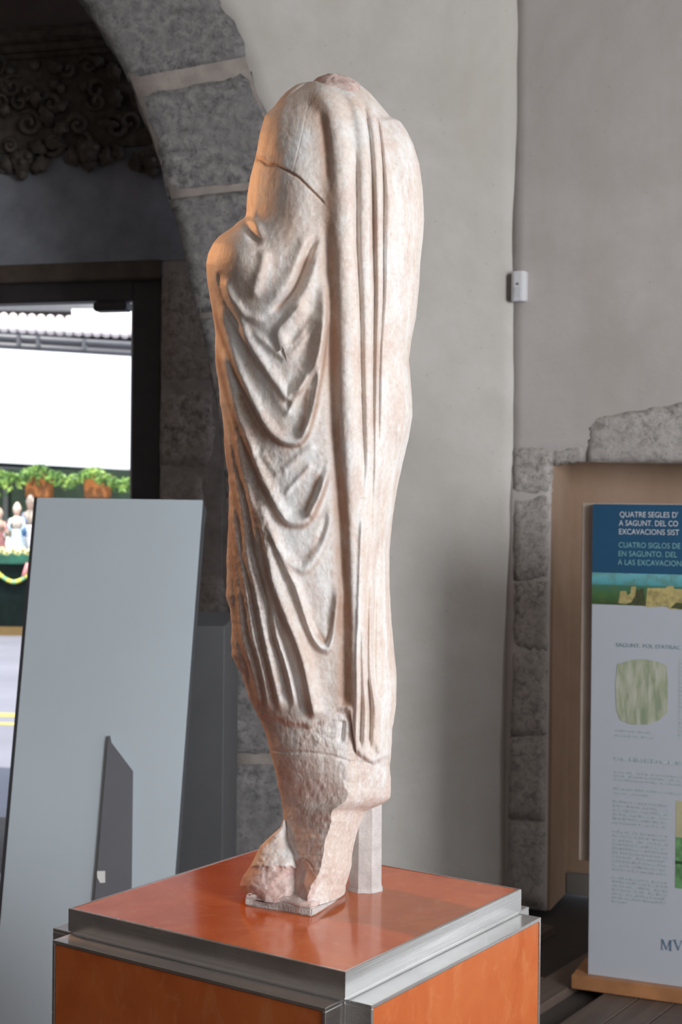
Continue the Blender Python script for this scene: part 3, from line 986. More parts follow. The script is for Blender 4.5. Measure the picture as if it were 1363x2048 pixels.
# ragged folds on the left flank
flank = ([(452, 800), (470, 870), (484, 930), (496, 990), (510, 1060), (524, 1130), (540, 1200), (556, 1270), (574, 1340), (590, 1420)],
         [(446, 830), (462, 900), (470, 960), (482, 1030), (496, 1110), (508, 1180), (524, 1260), (545, 1340), (560, 1430)],
         [(456, 950), (466, 1030), (480, 1110), (492, 1190), (506, 1270), (520, 1340), (540, 1430)],
         [(458, 1010), (470, 1090), (476, 1180), (484, 1260), (500, 1330), (522, 1420)])
for k, poly in enumerate(flank):
    wob = [(x + 3 * math.sin(i * 2.4 + k), y) for i, (x, y) in enumerate(poly)]
    ridge(wob, (12, 11, 10, 9)[k], 7, 8, .08, .06, 2.0, .45, 1)
    ridge([(x - 11, y) for x, y in wob], -8, 5, 5, .1, .06)
# crack across the upper arm and the hairline above it
ridge([(511, 317), (522, 320), (534, 329), (555, 331), (566, 338), (576, 343), (597, 355), (611, 369), (629, 387), (640, 398), (652, 412)], -5, 2.0, 2.0, .02, .1, sm=1)
sd, par = near([(511, 317), (522, 320), (534, 329), (555, 331), (566, 338), (576, 343), (597, 355), (611, 369), (629, 387), (640, 398), (652, 412)])
CRACK = np.exp(-(sd / np.interp(par, [0, .35, 1], [7, 4, 1.6])) ** 2)
ridge([(613, 221), (603, 271), (587, 338)], -.7, 1.2, 1.2, .1, .1)
ridge([(575, 186), (560, 225), (552, 280), (548, 315)], 5, 12, 14)
ridge([(640, 215), (650, 265), (655, 330), (658, 390)], -9, 10, 8, .15, .3)
PAT = np.maximum(PAT, .55 * np.exp(-(((X - 575) / 22) ** 2 + ((Yg - 425) / 45) ** 2)))
# -- the break under the hem: a ledge, then rough chiselled stone
FB = fractal(NY, NX, 42, 5, 3)
FBs = FB(X, Yg)
ledge = 1440 + 9 * np.sin(X / 23.0) + 14 * FB(X * 1.3 + 500, Yg * 0 + 40) + np.interp(X, [520, 640, 700, 712, 760, 800], [4, 0, -6, 70, 72, 60])
below = .5 * (1 + np.tanh((Yg - ledge) / 4.0))
H = H - 15 * below * np.exp(-np.clip(Yg - ledge, 0, None) / 70)
H = H * (1 - .0 * below)
chis = fractal(NY, NX, 26, 5, 9)(X, Yg)
H = H + below * (2.0 * FBs + .7 * chis)
ridge([(534, 1500), (570, 1503), (620, 1505), (665, 1512), (700, 1524), (745, 1526)], -3.5, 3, 3, .02, .02, sm=1)
H = H + 8 * np.exp(-((X - 640) / 26) ** 2 - ((Yg - 1475) / 22) ** 2) * np.abs(chis)
ridge([(686, 1440), (684, 1460), (680, 1490)], -10, 6, 5, .1, .3)
# shin mass: two planes meeting along an arris
low = np.clip((Yg - 1490) / 150, 0, 1); low = low * low * (3 - 2 * low)
# general surface irregularity
FN = fractal(NY, NX, 60, 6, 21, 1.6)(X, Yg)
FG = fractal(NY, NX, 9, 3, 33, 1.4)(X, Yg)
flank_w = np.clip((Yg - 760) / 200, 0, 1) * np.clip((570 + (Yg - 760) * .05 - X) / 110, 0, 1) * (1 - below)
H = H + 2.2 * FN + 1.0 * FG * (1 + 1.6 * flank_w + .3 * below) + 3.0 * flank_w * chis
# broken shin: a shallow concave facet
sd, par = near([(598, 1716), (612, 1724), (633, 1757), (629, 1786), (611, 1812), (588, 1790), (575, 1757), (580, 1730), (598, 1716)])
BRK = .5 * (1 + np.tanh(np.where(((X - 604) / 28) ** 2 + ((Yg - 1764) / 47) ** 2 < 1, np.abs(sd), -np.abs(sd)) / 1.5))
H = H - 3 * BRK * np.clip(np.abs(sd) / 8, 0, 1) + 2.5 * BRK * chis
H = np.clip(1.02 * H, -48, 80)

# relief fades to nothing at the outline, where it is seen edge-on
edge = np.clip((1 - np.abs(Sg)) / .10, 0, 1) ** .6
Ls, Rs = smooth1(Lx, 81)[:, None], smooth1(Rx, 81)[:, None]
Ss = np.clip(2 * (X - Ls) / (Rs - Ls) - 1, -1, 1)
wE = np.clip((np.abs(Sg) - .55) / .45, 0, 1) ** 1.3
Sm = Sg * wE + Ss * (1 - wE)
prof_e = np.sqrt(np.clip(1 - np.abs(Sm) ** 2.15, 0, 1))
apex = np.interp(PYS, [1450, 1560, 1648, 1711, 1750, 1810, 1834], [.1, .2, .22, .15, .03, -.35, -.35])[:, None]
apex = np.clip(apex + .10 * FB(PYS[:, None] * 0 + 77, PYS[:, None] * 1.5), -.8, .8)
prof_w = np.where(Sg > apex, (1 - Sg) / (1 - apex), (Sg + 1) / (1 + apex)) ** np.interp(Yg, [1600, 1780], [.8, .5])
prof = prof_e * (1 - low) + (prof_w * .82 + prof_e * .18) * low
D0 = np.interp(PYS, [150, 400, 900, 1500, 1834], [2.70, 2.69, 2.68, 2.66, 2.635])[:, None]
depth_f = D0 - (Tk[:, None] * prof + H * edge) * PXM
def pts(px, py, d):
    dx, dy = px - 681.5, py - 1024.0
    u = cr * dx + sr * dy; v = -sr * dx + cr * dy
    yf = d / (cp + v / F_PX * sp); zu = -v / F_PX * yf
    return np.stack([u / F_PX * yf, d + 0 * px, np.maximum(yf * sp + zu * cp + EYE, PTOP + .012)], -1)
Vf = pts(X, Yg, depth_f)
# far side: rounded, with broad hanging folds
Sb = -np.sin(np.linspace(-math.pi / 2, math.pi / 2, NB + 2))[1:-1]
Xb = Lx[:, None] + (Rx - Lx)[:, None] * (Sb[None, :] + 1) / 2
Yb = np.repeat(PYS[:, None], NB, axis=1)
pb = np.sqrt(np.clip(1 - np.abs(Sb) ** 2.2, 0, 1))[None, :]
Hb = (8 * np.sin(Xb / 17 + .004 * Yb) + 5 * np.sin(Xb / 8.5 + 1 + .01 * Yb)) * pb * np.clip((1500 - Yb) / 100, 0, 1)
Vb = pts(Xb, Yb, D0 + (Tk[:, None] * pb * .92 + Hb) * PXM)
V = np.concatenate([Vf, Vb], axis=1)
NC = NX + NB
verts = V.reshape(-1, 3)
ii = np.arange(NY - 1)[:, None] * NC; jj = np.arange(NC)[None, :]; jn = (np.arange(NC) + 1)[None, :] % NC
quads = np.stack([ii + jj, ii + NC + jj, ii + NC + jn, ii + jn], -1).reshape(-1, 4)
me = bpy.data.meshes.new('figure')
top_c, bot_c = len(verts), len(verts) + 1
verts = np.vstack([verts, V[0].mean(0), V[-1].mean(0)])
tri_t = np.stack([np.full(NC, top_c), jj[0], jn[0]], -1)
tri_b = np.stack([np.full(NC, bot_c), (NY - 1) * NC + jn[0], (NY - 1) * NC + jj[0]], -1)
nq, nt = len(quads), len(tri_t) * 2
me.vertices.add(len(verts)); me.vertices.foreach_set('co', verts.astype(np.float32).ravel())
loops = np.concatenate([quads.ravel(), tri_t.ravel(), tri_b.ravel()]).astype(np.int32)
me.loops.add(len(loops)); me.loops.foreach_set('vertex_index', loops)
starts = np.concatenate([np.arange(nq) * 4, nq * 4 + np.arange(nt) * 3]).astype(np.int32)
me.polygons.add(nq + nt); me.polygons.foreach_set('loop_start', starts)
me.polygons.foreach_set('use_smooth', np.ones(nq + nt, bool))
me.update(calc_edges=True); me.validate()
def vattr(name, front):
    a = np.zeros((NY, NC), np.float32); a[:, :NX] = front
    at = me.attributes.new(name, 'FLOAT', 'POINT')
    at.data.foreach_set('value', np.concatenate([a.ravel(), [0, 0]]).astype(np.float32))
PAT = np.clip(1.15 * PAT, 0, .92)
vattr('patina', np.maximum(PAT, .9 * CRACK * .7))
vattr('breakage', np.clip(BRK, 0, 1))
vattr('wear', np.clip(.75 * flank_w + .35 * below + .9 * CRACK, 0, .9))
fig = link_mesh('figure', me, M_MARBLE)
under(fig, statue)

def lump(name, left, right, y0, y1, d0, t_px, amp, mat, seed, nx=90, ny=100, nb=24, brk=None):
    ys = np.linspace(y0, y1, ny)
    lx = np.interp(ys, [a for a, b in left], [b for a, b in left]); rx = np.interp(ys, [a for a, b in right], [b for a, b in right])
    tt = t_px if hasattr(t_px, '__len__') else [t_px, t_px]
    tk = np.interp(ys, np.linspace(y0, y1, len(tt)), tt)
    s = np.sin(np.linspace(-math.pi / 2, math.pi / 2, nx)); sb = -np.sin(np.linspace(-math.pi / 2, math.pi / 2, nb + 2))[1:-1]
    fr = fractal(ny, nx, 24, 4, seed)
    xs = lx[:, None] + (rx - lx)[:, None] * (s + 1) / 2; yy = np.repeat(ys[:, None], nx, 1)
    f = np.sqrt(np.clip(1 - np.abs(s) ** 2.6, 0, 1))[None, :]
    bmask = np.zeros_like(xs)
    if brk:
        fr2 = fractal(ny, nx, 20, 4, seed + 50)(xs, yy)
        bmask = .5 * (1 + np.tanh((yy - (brk[0] + brk[1] * fr2 + brk[2] * np.abs(xs - brk[3]))) / 2.0))
    dd = d0 + bmask * (7 + 9 * np.clip((yy - brk[0]) / 60, 0, 1) if brk else 0) * PXM - (tk[:, None] * f + amp * fr(xs, yy) * np.clip((1 - np.abs(s)) / .2, 0, 1)) * PXM
    xb = lx[:, None] + (rx - lx)[:, None] * (sb + 1) / 2; yb = np.repeat(ys[:, None], nb, 1)
    fb = np.sqrt(np.clip(1 - np.abs(sb) ** 2.6, 0, 1))[None, :]
    A = np.concatenate([pts(xs, yy, dd), pts(xb, yb, d0 + tk[:, None] * fb * PXM + 0 * xb)], 1)
    n = nx + nb
    v = [tuple(p) for p in A.reshape(-1, 3)]
    fc = [(i * n + j, (i + 1) * n + j, (i + 1) * n + (j + 1) % n, i * n + (j + 1) % n) for i in range(ny - 1) for j in range(n)]
    v += [tuple(A[0].mean(0)), tuple(A[-1].mean(0))]
    fc += [(len(v) - 2, j, (j + 1) % n) for j in range(n)] + [(len(v) - 1, (ny - 1) * n + (j + 1) % n, (ny - 1) * n + j) for j in range(n)]
    o_ = mesh_obj(name, v, fc, mat, None, True)
    at = o_.data.attributes.new('breakage', 'FLOAT', 'POINT')
    full = np.zeros((ny, n), np.float32); full[:, :nx] = bmask
    at.data.foreach_set('value', np.concatenate([full.ravel(), [0, 0]]).astype(np.float32))
    return under(o_, statue)
lump('foot_fragment', [(1640, 566), (1655, 560), (1672, 541), (1692, 520), (1729, 502), (1753, 485), (1771, 479), (1792, 486), (1816, 488)], [(1640, 570), (1680, 576), (1710, 600), (1760, 616), (1816, 632)], 1640, 1816, 2.634, [4, 22, 56, 84, 104], 7, M_MARBLE, 5, brk=(1732, 12, .12, 530))
lump('neck_stump', [(148, 655), (151, 644), (155, 634), (162, 626), (185, 620)], [(148, 676), (151, 690), (156, 702), (166, 718), (185, 728)], 147, 185, 2.70, [52, 78, 92], 7, M_BREAK, 14, 44, 20, 20)

# cement bed under the broken feet
bed_px = [(488, 1810), (520, 1813), (560, 1820), (600, 1829), (622, 1832), (634, 1827), (664, 1806), (690, 1789)]
front = [hit_floor(x, y, PTOP) for x, y in bed_px]
back = [front[-1] + np.array([-.02, .07, 0]), front[0] + np.array([.05, .09, 0])]
poly = [(p[0], p[1], PTOP - .0008) for p in front + back]
under(prism('cement_bed', poly, (0, 0, .0145), M_CEMENT, None, .0025), statue)

# broken mass of stone just above the bed
out = np.array([p[:2] for p in front + back])
seg_ = np.r_[0, np.cumsum(np.linalg.norm(np.diff(np.vstack([out, out[:1]]), axis=0), axis=1))]
uu = np.linspace(0, seg_[-1], 181)[:-1]
ring_ = np.stack([np.interp(uu, seg_, np.r_[out[:, k], out[0, k]]) for k in (0, 1)], -1)
cen = ring_.mean(0)
bv, bf = [], []
lv = ((.013, .0015), (.016, .002), (.019, .004), (.021, .010), (.023, .024), (.024, .050))
for li, (zz, ins_) in enumerate(lv):
    nz_ = smooth1(np.r_[rng.normal(0, 1, 180)], 5) * (.0015 + .003 * (li > 1))
    d_ = cen - ring_; dl = np.linalg.norm(d_, axis=1, keepdims=True)
    pp_ = ring_ + d_ / dl * (ins_ + nz_[:, None])
    bv += [(p[0], p[1], PTOP + zz + float(q_) * .4) for p, q_ in zip(pp_, nz_)]
for li in range(len(lv) - 1):
    for k in range(180):
        bf.append((li * 180 + k, li * 180 + (k + 1) % 180, (li + 1) * 180 + (k + 1) % 180, (li + 1) * 180 + k))
bv += [(cen[0], cen[1], PTOP + .013), (cen[0], cen[1], PTOP + .025)]
bf += [(len(bv) - 2, (k + 1) % 180, k) for k in range(180)] + [(len(bv) - 1, (len(lv) - 1) * 180 + k, (len(lv) - 1) * 180 + (k + 1) % 180) for k in range(180)]
bb_ = mesh_obj('broken_base', bv, bf, M_MARBLE, None, True)
at = bb_.data.attributes.new('breakage', 'FLOAT', 'POINT'); at.data.foreach_set('value', np.full(len(bv), .7, np.float32))
under(bb_, statue)

# octagonal support post
sb = hit_floor(722, 1783, PTOP); sb[1] += .022; sb[0] += .008
bm = bmesh.new()
pr = .033
zt = W(735, 1600, float(sb[1]))[2]
prof = [(pr + .003, PTOP - .0008), (pr, PTOP + .006), (pr * .97, zt - .01), (pr * .9, zt + .03)]
rg = []
for r, z in prof:
    rg.append([bm.verts.new((sb[0] + r * math.cos(math.radians(20 + 45 * k)), sb[1] + r * math.sin(math.radians(20 + 45 * k)), z)) for k in range(8)])
for i in range(3):
    for k in range(8):
        bm.faces.new((rg[i][k], rg[i][(k + 1) % 8], rg[i + 1][(k + 1) % 8], rg[i + 1][k]))
bm.faces.new(rg[0][::-1]); bm.faces.new(rg[-1])
under(bm_obj('support_post', bm, M_CEMENT), statue)

# ------------------------------------------------------------------ boards leaning by the doorway
BY, BZ, LEAN = 4.62, W(240, 998, 4.62)[2], 0.46
nB = np.array([0, -1.0, LEAN]); nB /= np.linalg.norm(nB)     # towards camera and up
BP0 = np.array([0, BY, BZ])
def B(px, py, out=0.0):
    return hit(px, py, BP0 + nB * out, nB)
def B_floor(px_top, py_top, px2, py2, zfloor=0.0):
    a, b = B(px_top, py_top), B(px2, py2)
    t = (zfloor - a[2]) / (b[2] - a[2])
    return a + (b - a) * t
M_WHITEB = plain('white_laminate', (.51, .59, .645), .45, var=.025, scale=2)
M_BLACKE = plain('black_board_edge', (.03, .03, .035), .6)
M_DGREY = plain('dark_grey_laminate', (.075, .078, .085), .6, var=.06)
TH = .035
tl, tr = B(74, 995), B(405, 1000)
bl, br = B_floor(74, 995, 4, 1800), B_floor(405, 1000, 350, 1740)
wb = empty('display_panel', tuple((bl + br) / 2))
tag(wb, 'large blank white display panel leaning back in front of the doorway', 'display panel')
bpy.context.view_layer.update()
lift = TH * (LEAN / math.hypot(1, LEAN)) * 0
under(prism('white_face', [tl, tr, br, bl], tuple(-nB * .012), M_WHITEB, None, .001), wb)
ins = np.array([.004, 0, 0])
under(prism('dark_backing', [tl - nB * .0121 + ins - np.array([0, 0, .012]), tr - nB * .0121 + ins * 2 - np.array([0, 0, .012]), br - nB * .0121 + ins * 2 + np.array([0, 0, .012]), bl - nB * .0121 + ins + np.array([0, 0, .012])], tuple(-nB * .022), M_DGREY, None, .001), wb)
lw = np.array([.0095, 0, 0])
under(prism('dark_edge', [tl - lw + nB * .0008, tl + nB * .0008, bl + nB * .0008, bl - lw + nB * .0008], tuple(-nB * .03), M_BLACKE), wb)
# offcut standing against the white panel
oc_px = [(216, 1478), (219, 1470), (222, 1484), (265, 1541), (262, 1800)]
oc = [B(x, y, .016) for x, y in oc_px]
def to_floor(p1, p2):
    t = (0.004 - p1[2]) / (p2[2] - p1[2]); return p1 + (p2 - p1) * t
oc_bot_r = to_floor(B(265, 1541, .016), B(262, 1800, .016)); oc_bot_l = to_floor(B(216, 1478, .016), B(190, 1790, .016))
off = empty('board_offcut', tuple((oc_bot_l + oc_bot_r) / 2))
tag(off, 'narrow dark grey board with slanted top and white sticker leaning on the white panel', 'board')
bpy.context.view_layer.update()
M_OFF = plain('slate_grey_laminate', (.15, .155, .175), .6, var=.04)
under(prism('slab', oc[:4] + [oc_bot_r, oc_bot_l], tuple(-nB * .014), M_OFF), off)
st = [B(194, 1742, .0175), B(210, 1742, .0175), B(210, 1765, .0175), B(200, 1766, .0175), B(194, 1754, .0175)]
under(prism('sticker', st, tuple(-nB * .0016), plain('sticker_white', (.85, .85, .85), .5)), off)
# low dark cabinet behind the white panel
zc_ = W(420, 1252, 4.48)[2]
cx1 = W(447, 1500, 4.48)[0]
def plane_y(z):
    return BY + (z - BZ) * (nB[2] / -nB[1]) * -1 if False else BY - (BZ - z) * LEAN
yk = plane_y(zc_) + TH + .012
cab = empty('dark_cabinet', (cx1 - .3, yk + .3, 0))
tag(cab, 'low dark grey cabinet standing behind the white display panel by the pier', 'cabinet')
bpy.context.view_layer.update()
under(box('body', (cx1 - .3, yk + .3, zc_ / 2), (.60, .60, zc_), M_DGREY, None, None, .004), cab)
under(box('plinth_strip', (cx1 - .3, yk - .001, .03), (.58, .006, .05), M_BLACKE), cab)

# ------------------------------------------------------------------ information panel
IP_Y = 4.63
ip_bl = np.array(hit_floor(1175, 1948, .045))
IA = math.radians(-23)
dirI = np.array([math.cos(IA), math.sin(IA), 0]); nI = np.array([math.sin(IA), -math.cos(IA), 0])
def I(t, z, out=0.0):
    p = ip_bl + dirI * t + nI * out
    return Vector((p[0], p[1], z))
def It(px, py, out=0.0):
    p = hit(px, py, ip_bl + nI * out, nI)
    return float((p - ip_bl) @ dirI), float(p[2])
def ibox(name, t0, t1, z0, z1, o0, o1, mat, parent=None, bevel=0.0):
    return under(prism(name, [I(t0, z0, o1), I(t1, z0, o1), I(t1, z1, o1), I(t0, z1, o1)], tuple(I(0, 0, o0) - I(0, 0, o1)), mat, None, bevel), info)
info = empty('information_panel', tuple(I(.4, 0)))
tag(info, 'tall printed information panel with blue heading on a wooden foot', 'information panel')
bpy.context.view_layer.update()
ZT = It(1190, 1008)[1]; PWI = .82
M_PRINT = plain('panel_print_white', (.43, .46, .51), .5, var=.02, scale=3)
M_BLUE = plain('print_blue', (.012, .075, .155), .45, var=.06)
M_SIDE = plain('cream_panel_edge', (.45, .38, .32), .7)
M_FOOT = plain('oiled_pine', (.36, .165, .07), .45, var=.2, scale=11)
ibox('board', 0, PWI, .045, ZT, -.025, 0, M_PRINT, None, .001)
tk0, zk0 = It(1166, 1010, -.05); tkb, zkb = It(1166, 1718, -.05)
ibox('rear_frame', tk0, tk0 + .05, zkb, ZT + .003, -.06, -.03, M_SIDE, None, .002)
ibox('rear_frame', PWI - .04, PWI + .01, zkb, ZT + .003, -.06, -.03, M_SIDE, None, .002)
ibox('rear_frame', tk0 + .05, PWI - .04, ZT - .06, ZT + .003, -.06, -.03, M_SIDE, None, .002)
ibox('wooden_foot', It(1146, 1940)[0], PWI + .035, 0.002, .045, -.17, .035, M_FOOT, None, .003)
tb, zb = It(1190, 1145)
ibox('heading_band', 0.0, PWI, zb, ZT - .0005, 0, .0006, M_BLUE)
# castle photograph under the heading
zp0 = It(1186, 1208)[1]
def photo_mat():
    q = N('printed_castle_photo')
    g = q.n('ShaderNodeNewGeometry'); sep = q.n('ShaderNodeSeparateXYZ'); q.l(g.outputs['Position'], sep.inputs[0])
    mr = q.n('ShaderNodeMapRange'); mr.inputs[1].default_value = zp0; mr.inputs[2].default_value = zb
    q.l(sep.outputs['Z'], mr.inputs[0])
    col = q.ramp(mr.outputs[0], [(0, (.04, .07, .02)), (.35, (.05, .14, .05)), (.60, (.05, .16, .11)), (.66, (.08, .32, .36)), (1, (.16, .44, .50))])
    n_ = q.noise(38, 4)
    col = q.mix(q.ramp(n_, [(.45, 0.0), (.62, .4)]), col, (.10, .16, .05))
    q.base(col); q.set(Roughness=.5)
    return q.m
ibox('landscape_photo', 0.0, PWI, zp0, zb, 0, .0006, photo_mat())
M_CAST = plain('print_castle', (.40, .34, .14), .5, var=.35, scale=55)
M_CASD = plain('print_castle_dark', (.06, .07, .03), .5, var=.3, scale=60)
def iprint(name, px, mat, out=.0012):
    pp = [I(*It(x, y), out) for x, y in px]
    return under(prism(name, pp, tuple(I(0, 0, 0) - I(0, 0, .0005)), mat), info)
iprint('castle_print', [(1236, 1206), (1240, 1182), (1252, 1182), (1253, 1190), (1260, 1188), (1262, 1173), (1271, 1173), (1270, 1190), (1262, 1204), (1250, 1208)], M_CAST)
iprint('castle_print', [(1290, 1214), (1294, 1176), (1330, 1176), (1334, 1172), (1346, 1172), (1347, 1178), (1420, 1180), (1420, 1222), (1338, 1218), (1334, 1212), (1322, 1213)], M_CAST)
iprint('castle_print', [(1252, 1209), (1272, 1180), (1286, 1176), (1290, 1212)], M_CASD, .0010)
iprint('castle_print', [(1340, 1216), (1352, 1205), (1420, 1212), (1420, 1224)], M_CASD, .0016)
# torso picture
def torso_mat():
    q = N('printed_torso')
    n_ = q.noise(14, 4, vec=q.coord((4, 4, .8)))
    q.base(q.ramp(n_, [(.35, (.24, .30, .20)), (.5, (.36, .39, .28)), (.65, (.46, .47, .40))]))
    q.set(Roughness=.5)
    return q.m
iprint('torso_picture', [(1234, 1328), (1262, 1320), (1286, 1318), (1310, 1322), (1332, 1330), (1335, 1360), (1335, 1425), (1326, 1432), (1318, 1440), (1295, 1449), (1262, 1449), (1240, 1440), (1232, 1420), (1230, 1370)], torso_mat())
M_PHOTO2 = plain('print_beige_sky', (.42, .40, .25), .5, var=.1); M_PHOTO3 = plain('print_green_field', (.12, .26, .11), .5, var=.4, scale=40)
t0_, z1_ = It(1351, 1601); z2_ = It(1351, 1674)[1]; z3_ = It(1351, 1776)[1]
ibox('small_photo', t0_, t0_ + .24, z2_, z1_, 0, .0006, M_PHOTO2)
ibox('small_photo', t0_, t0_ + .24, z3_, z2_, 0, .0006, M_PHOTO3)
ibox('small_photo', t0_, t0_ + .24, z2_ - .085, z2_ - .075, .0005, .0011, plain('print_dark_green', (.03, .08, .03), .5))
M_TXT_W = plain('print_white', (.62, .66, .70), .5); M_TXT_C = plain('print_cyan', (.20, .42, .44), .5)
M_TXT_G = plain('print_grey_green', (.20, .32, .36), .5); M_TXT_P = plain('print_pale_text', (.37, .44, .47), .5, var=.2, scale=60)
M_TXT_B = plain('print_slate_blue', (.10, .17, .25), .5)
def text(s, px, py, hpx, mat, width_px=None, space=1.0):
    cu = bpy.data.curves.new('lettering', 'FONT')
    cu.body = s; cu.size = 1.0; cu.space_character = space; cu.extrude = 0.0; cu.resolution_u = 3
    tmp = bpy.data.objects.new('lettering_tmp', cu); COL.objects.link(tmp)
    dg = bpy.context.evaluated_depsgraph_get()
    me_ = bpy.data.meshes.new_from_object(tmp.evaluated_get(dg))
    bpy.data.objects.remove(tmp); bpy.data.curves.remove(cu)
    co = np.array([v.co[:] for v in me_.vertices])
    capw, caph = co[:, 0].max(), .73
    t_, z_ = It(px, py)
    mpp = (It(px, py)[1] - It(px, py + 100)[1]) / 100
    k = hpx * mpp / caph
    kx = k
    if width_px:
        kx = (It(px + width_px, py)[0] - t_) / capw
    for v, c in zip(me_.vertices, co):
        v.co = I(t_ + c[0] * kx, z_ + c[1] * k, .0016)
    me_.name = 'lettering'
    return under(link_mesh('lettering', me_, mat), info)
for k, (s, w) in enumerate((("QUATRE SEGLES D'", 117), ("A SAGUNT. DEL CO", 118), ("EXCAVACIONS SIST", 121))):
    text(s, 1238 - k * .8, 1034 + k * 17.2, 11.5, M_TXT_W, w)
for k, (s, w) in enumerate((("CUATRO SIGLOS DE", 124), ("EN SAGUNTO. DEL", 118), ("A LAS EXCAVACION", 127))):
    text(s, 1236 - k * .6, 1095 + k * 17.2, 11.5, M_TXT_C, w)
text("SAGUNT. POL D'ATRAC", 1231, 1293, 8, M_TXT_G, 130)
# M and V of the museum's mark, drawn with serifs
def poly_letter(polys, px, py, hpx):
    t_, z_ = It(px, py); mpp = (It(px, py)[1] - It(px, py + 100)[1]) / 100 * hpx
    bm = bmesh.new()
    for pl in polys:
        bm.faces.new([bm.verts.new(I(t_ + a * mpp, z_ + b * mpp, .0016)) for a, b in pl])
    return under(bm_obj('emblem_letter', bm, M_TXT_B), info)
poly_letter([[(.06, 0), (.14, 0), (.14, .95), (.06, .95)], [(.06, 1), (.22, 1), (.58, .12), (.50, 0)], [(.50, 0), (.56, .1), (.88, 1), (.80, 1)], [(.80, 0), (.98, 0), (.98, 1), (.80, 1)],
             [(-.04, 0), (.25, 0), (.25, .05), (-.04, .05)], [(-.04, .95), (.2, .95), (.2, 1), (-.04, 1)], [(.70, 0), (1.08, 0), (1.08, .05), (.70, .05)], [(.82, .95), (1.08, .95), (1.08, 1), (.82, 1)]], 1321, 1899, 21)
poly_letter([[(.0, 1), (.18, 1), (.52, .1), (.44, 0)], [(.44, 0), (.5, .12), (.80, 1), (.72, 1)], [(-.08, .95), (.28, .95), (.28, 1), (-.08, 1)], [(.62, .95), (.92, .95), (.92, 1), (.62, 1)]], 1346, 1900, 21)
# small unreadable copy: rows of short strokes
def copy_rows(px0, px1, py0, py1, step_px, name, h=.35, last=None, skip=()):
    t0, zz0 = It(px0, py0); t1 = It(px1, py0)[0]; zz1 = It(px0, py1)[1]
    mpp = (It(px0, py0)[1] - It(px0, py0 + 100)[1]) / 100
    n = max(1, int(round((py1 - py0) / step_px)))
    bm = bmesh.new()
    r_ = random.Random(int(px0 + py0))
    for i in range(n):
        if i in skip: continue
        z = zz0 + (zz1 - zz0) * (i / max(1, n))
        t = t0
        end = t1 if not (last and i == n - 1) else t0 + (t1 - t0) * last
        while t < end - .004:
            w = min(r_.uniform(.006, .024), end - t)
            hh_ = h * step_px * mpp * r_.uniform(.8, 1.2)
            bm.faces.new([bm.verts.new(I(a, b, .0014)) for a, b in ((t, z), (t + w, z), (t + w, z + hh_), (t, z + hh_))])
            t += w + .004
    return under(bm_obj(name, bm, M_TXT_P), info)
copy_rows(1230, 1305, 1462, 1482, 9, 'small_print', .3)
copy_rows(1228, 1400, 1520, 1528, 8, 'small_print', .8)
copy_rows(1228, 1400, 1545, 1568, 9, 'small_print')
copy_rows(1227, 1370, 1578, 1596, 9, 'small_print', last=.5)
copy_rows(1226, 1335, 1604, 1655, 8.4, 'small_print', .42)
copy_rows(1226, 1335, 1664, 1748, 8.4, 'small_print', .42)
copy_rows(1225, 1335, 1756, 1812, 8.4, 'small_print', .42, last=.3)
copy_rows(1358, 1500, 1320, 1480, 8.0, 'small_print', .42)

# ------------------------------------------------------------------ courtyard outside the door
ZG = -0.12
M_PAVE = plain('courtyard_paving', (.135, .135, .16), .8, var=.12, scale=1.2, bump=.1)
court = box('courtyard_paving', (-6, 19.5, ZG - .05), (26, 25, .1), M_PAVE)
tag(court, kind='structure')
M_YEL = plain('yellow_road_paint', (.34, .25, .06), .7, var=.25, scale=5)
for py0, py1 in ((1422, 1430), (1441, 1446)):
    a, b = hit_floor(-140, py0, ZG), hit_floor(60, py0 + 6, ZG); c, d_ = hit_floor(60, py1 + 6, ZG), hit_floor(-140, py1, ZG)
    o = prism('road_marking', [a, b, c, d_], (0, 0, .004), M_YEL)
    tag(o, 'yellow line painted on the pale courtyard paving', 'road marking', 'yellow lines on the courtyard paving')
YS = 18.3
def O(px, py, Y=YS):
    return np.array(W(px, py, Y))
def obox(name, x0, y0, x1, y1, Y0, dep, mat, parent=None, bevel=0.0):
    a = O(x0, y1, Y0); b = O(x1, y0, Y0)
    bm = bmesh.new()
    bm_box(bm, ((a[0] + b[0]) / 2, Y0 + dep / 2, (a[2] + b[2]) / 2), (b[0] - a[0], dep, b[2] - a[2]))
    if bevel:
        bmesh.ops.bevel(bm, geom=bm.edges[:], offset=bevel, segments=2, affect='EDGES')
    o = bm_obj(name, bm, mat)
    return under(o, parent) if parent else o
M_CANVAS = plain('white_canvas', (.88, .88, .87), .8, var=.02)
M_GREEN = plain('dark_green_cloth', (.003, .009, .008), .9, var=.3, Specular_IOR_Level=.05)
M_GOLD = plain('gold_trim', (.15, .09, .02), .5)
M_TERR = plain('orange_planter_paint', (.33, .11, .018), .6, var=.25, scale=5)
M_DGRN = plain('dark_hedge_backdrop', (.015, .035, .018), .9, var=.5, scale=4)
M_GRE1 = plain('mural_green', (.008, .09, .05), .7, var=.4, scale=5)

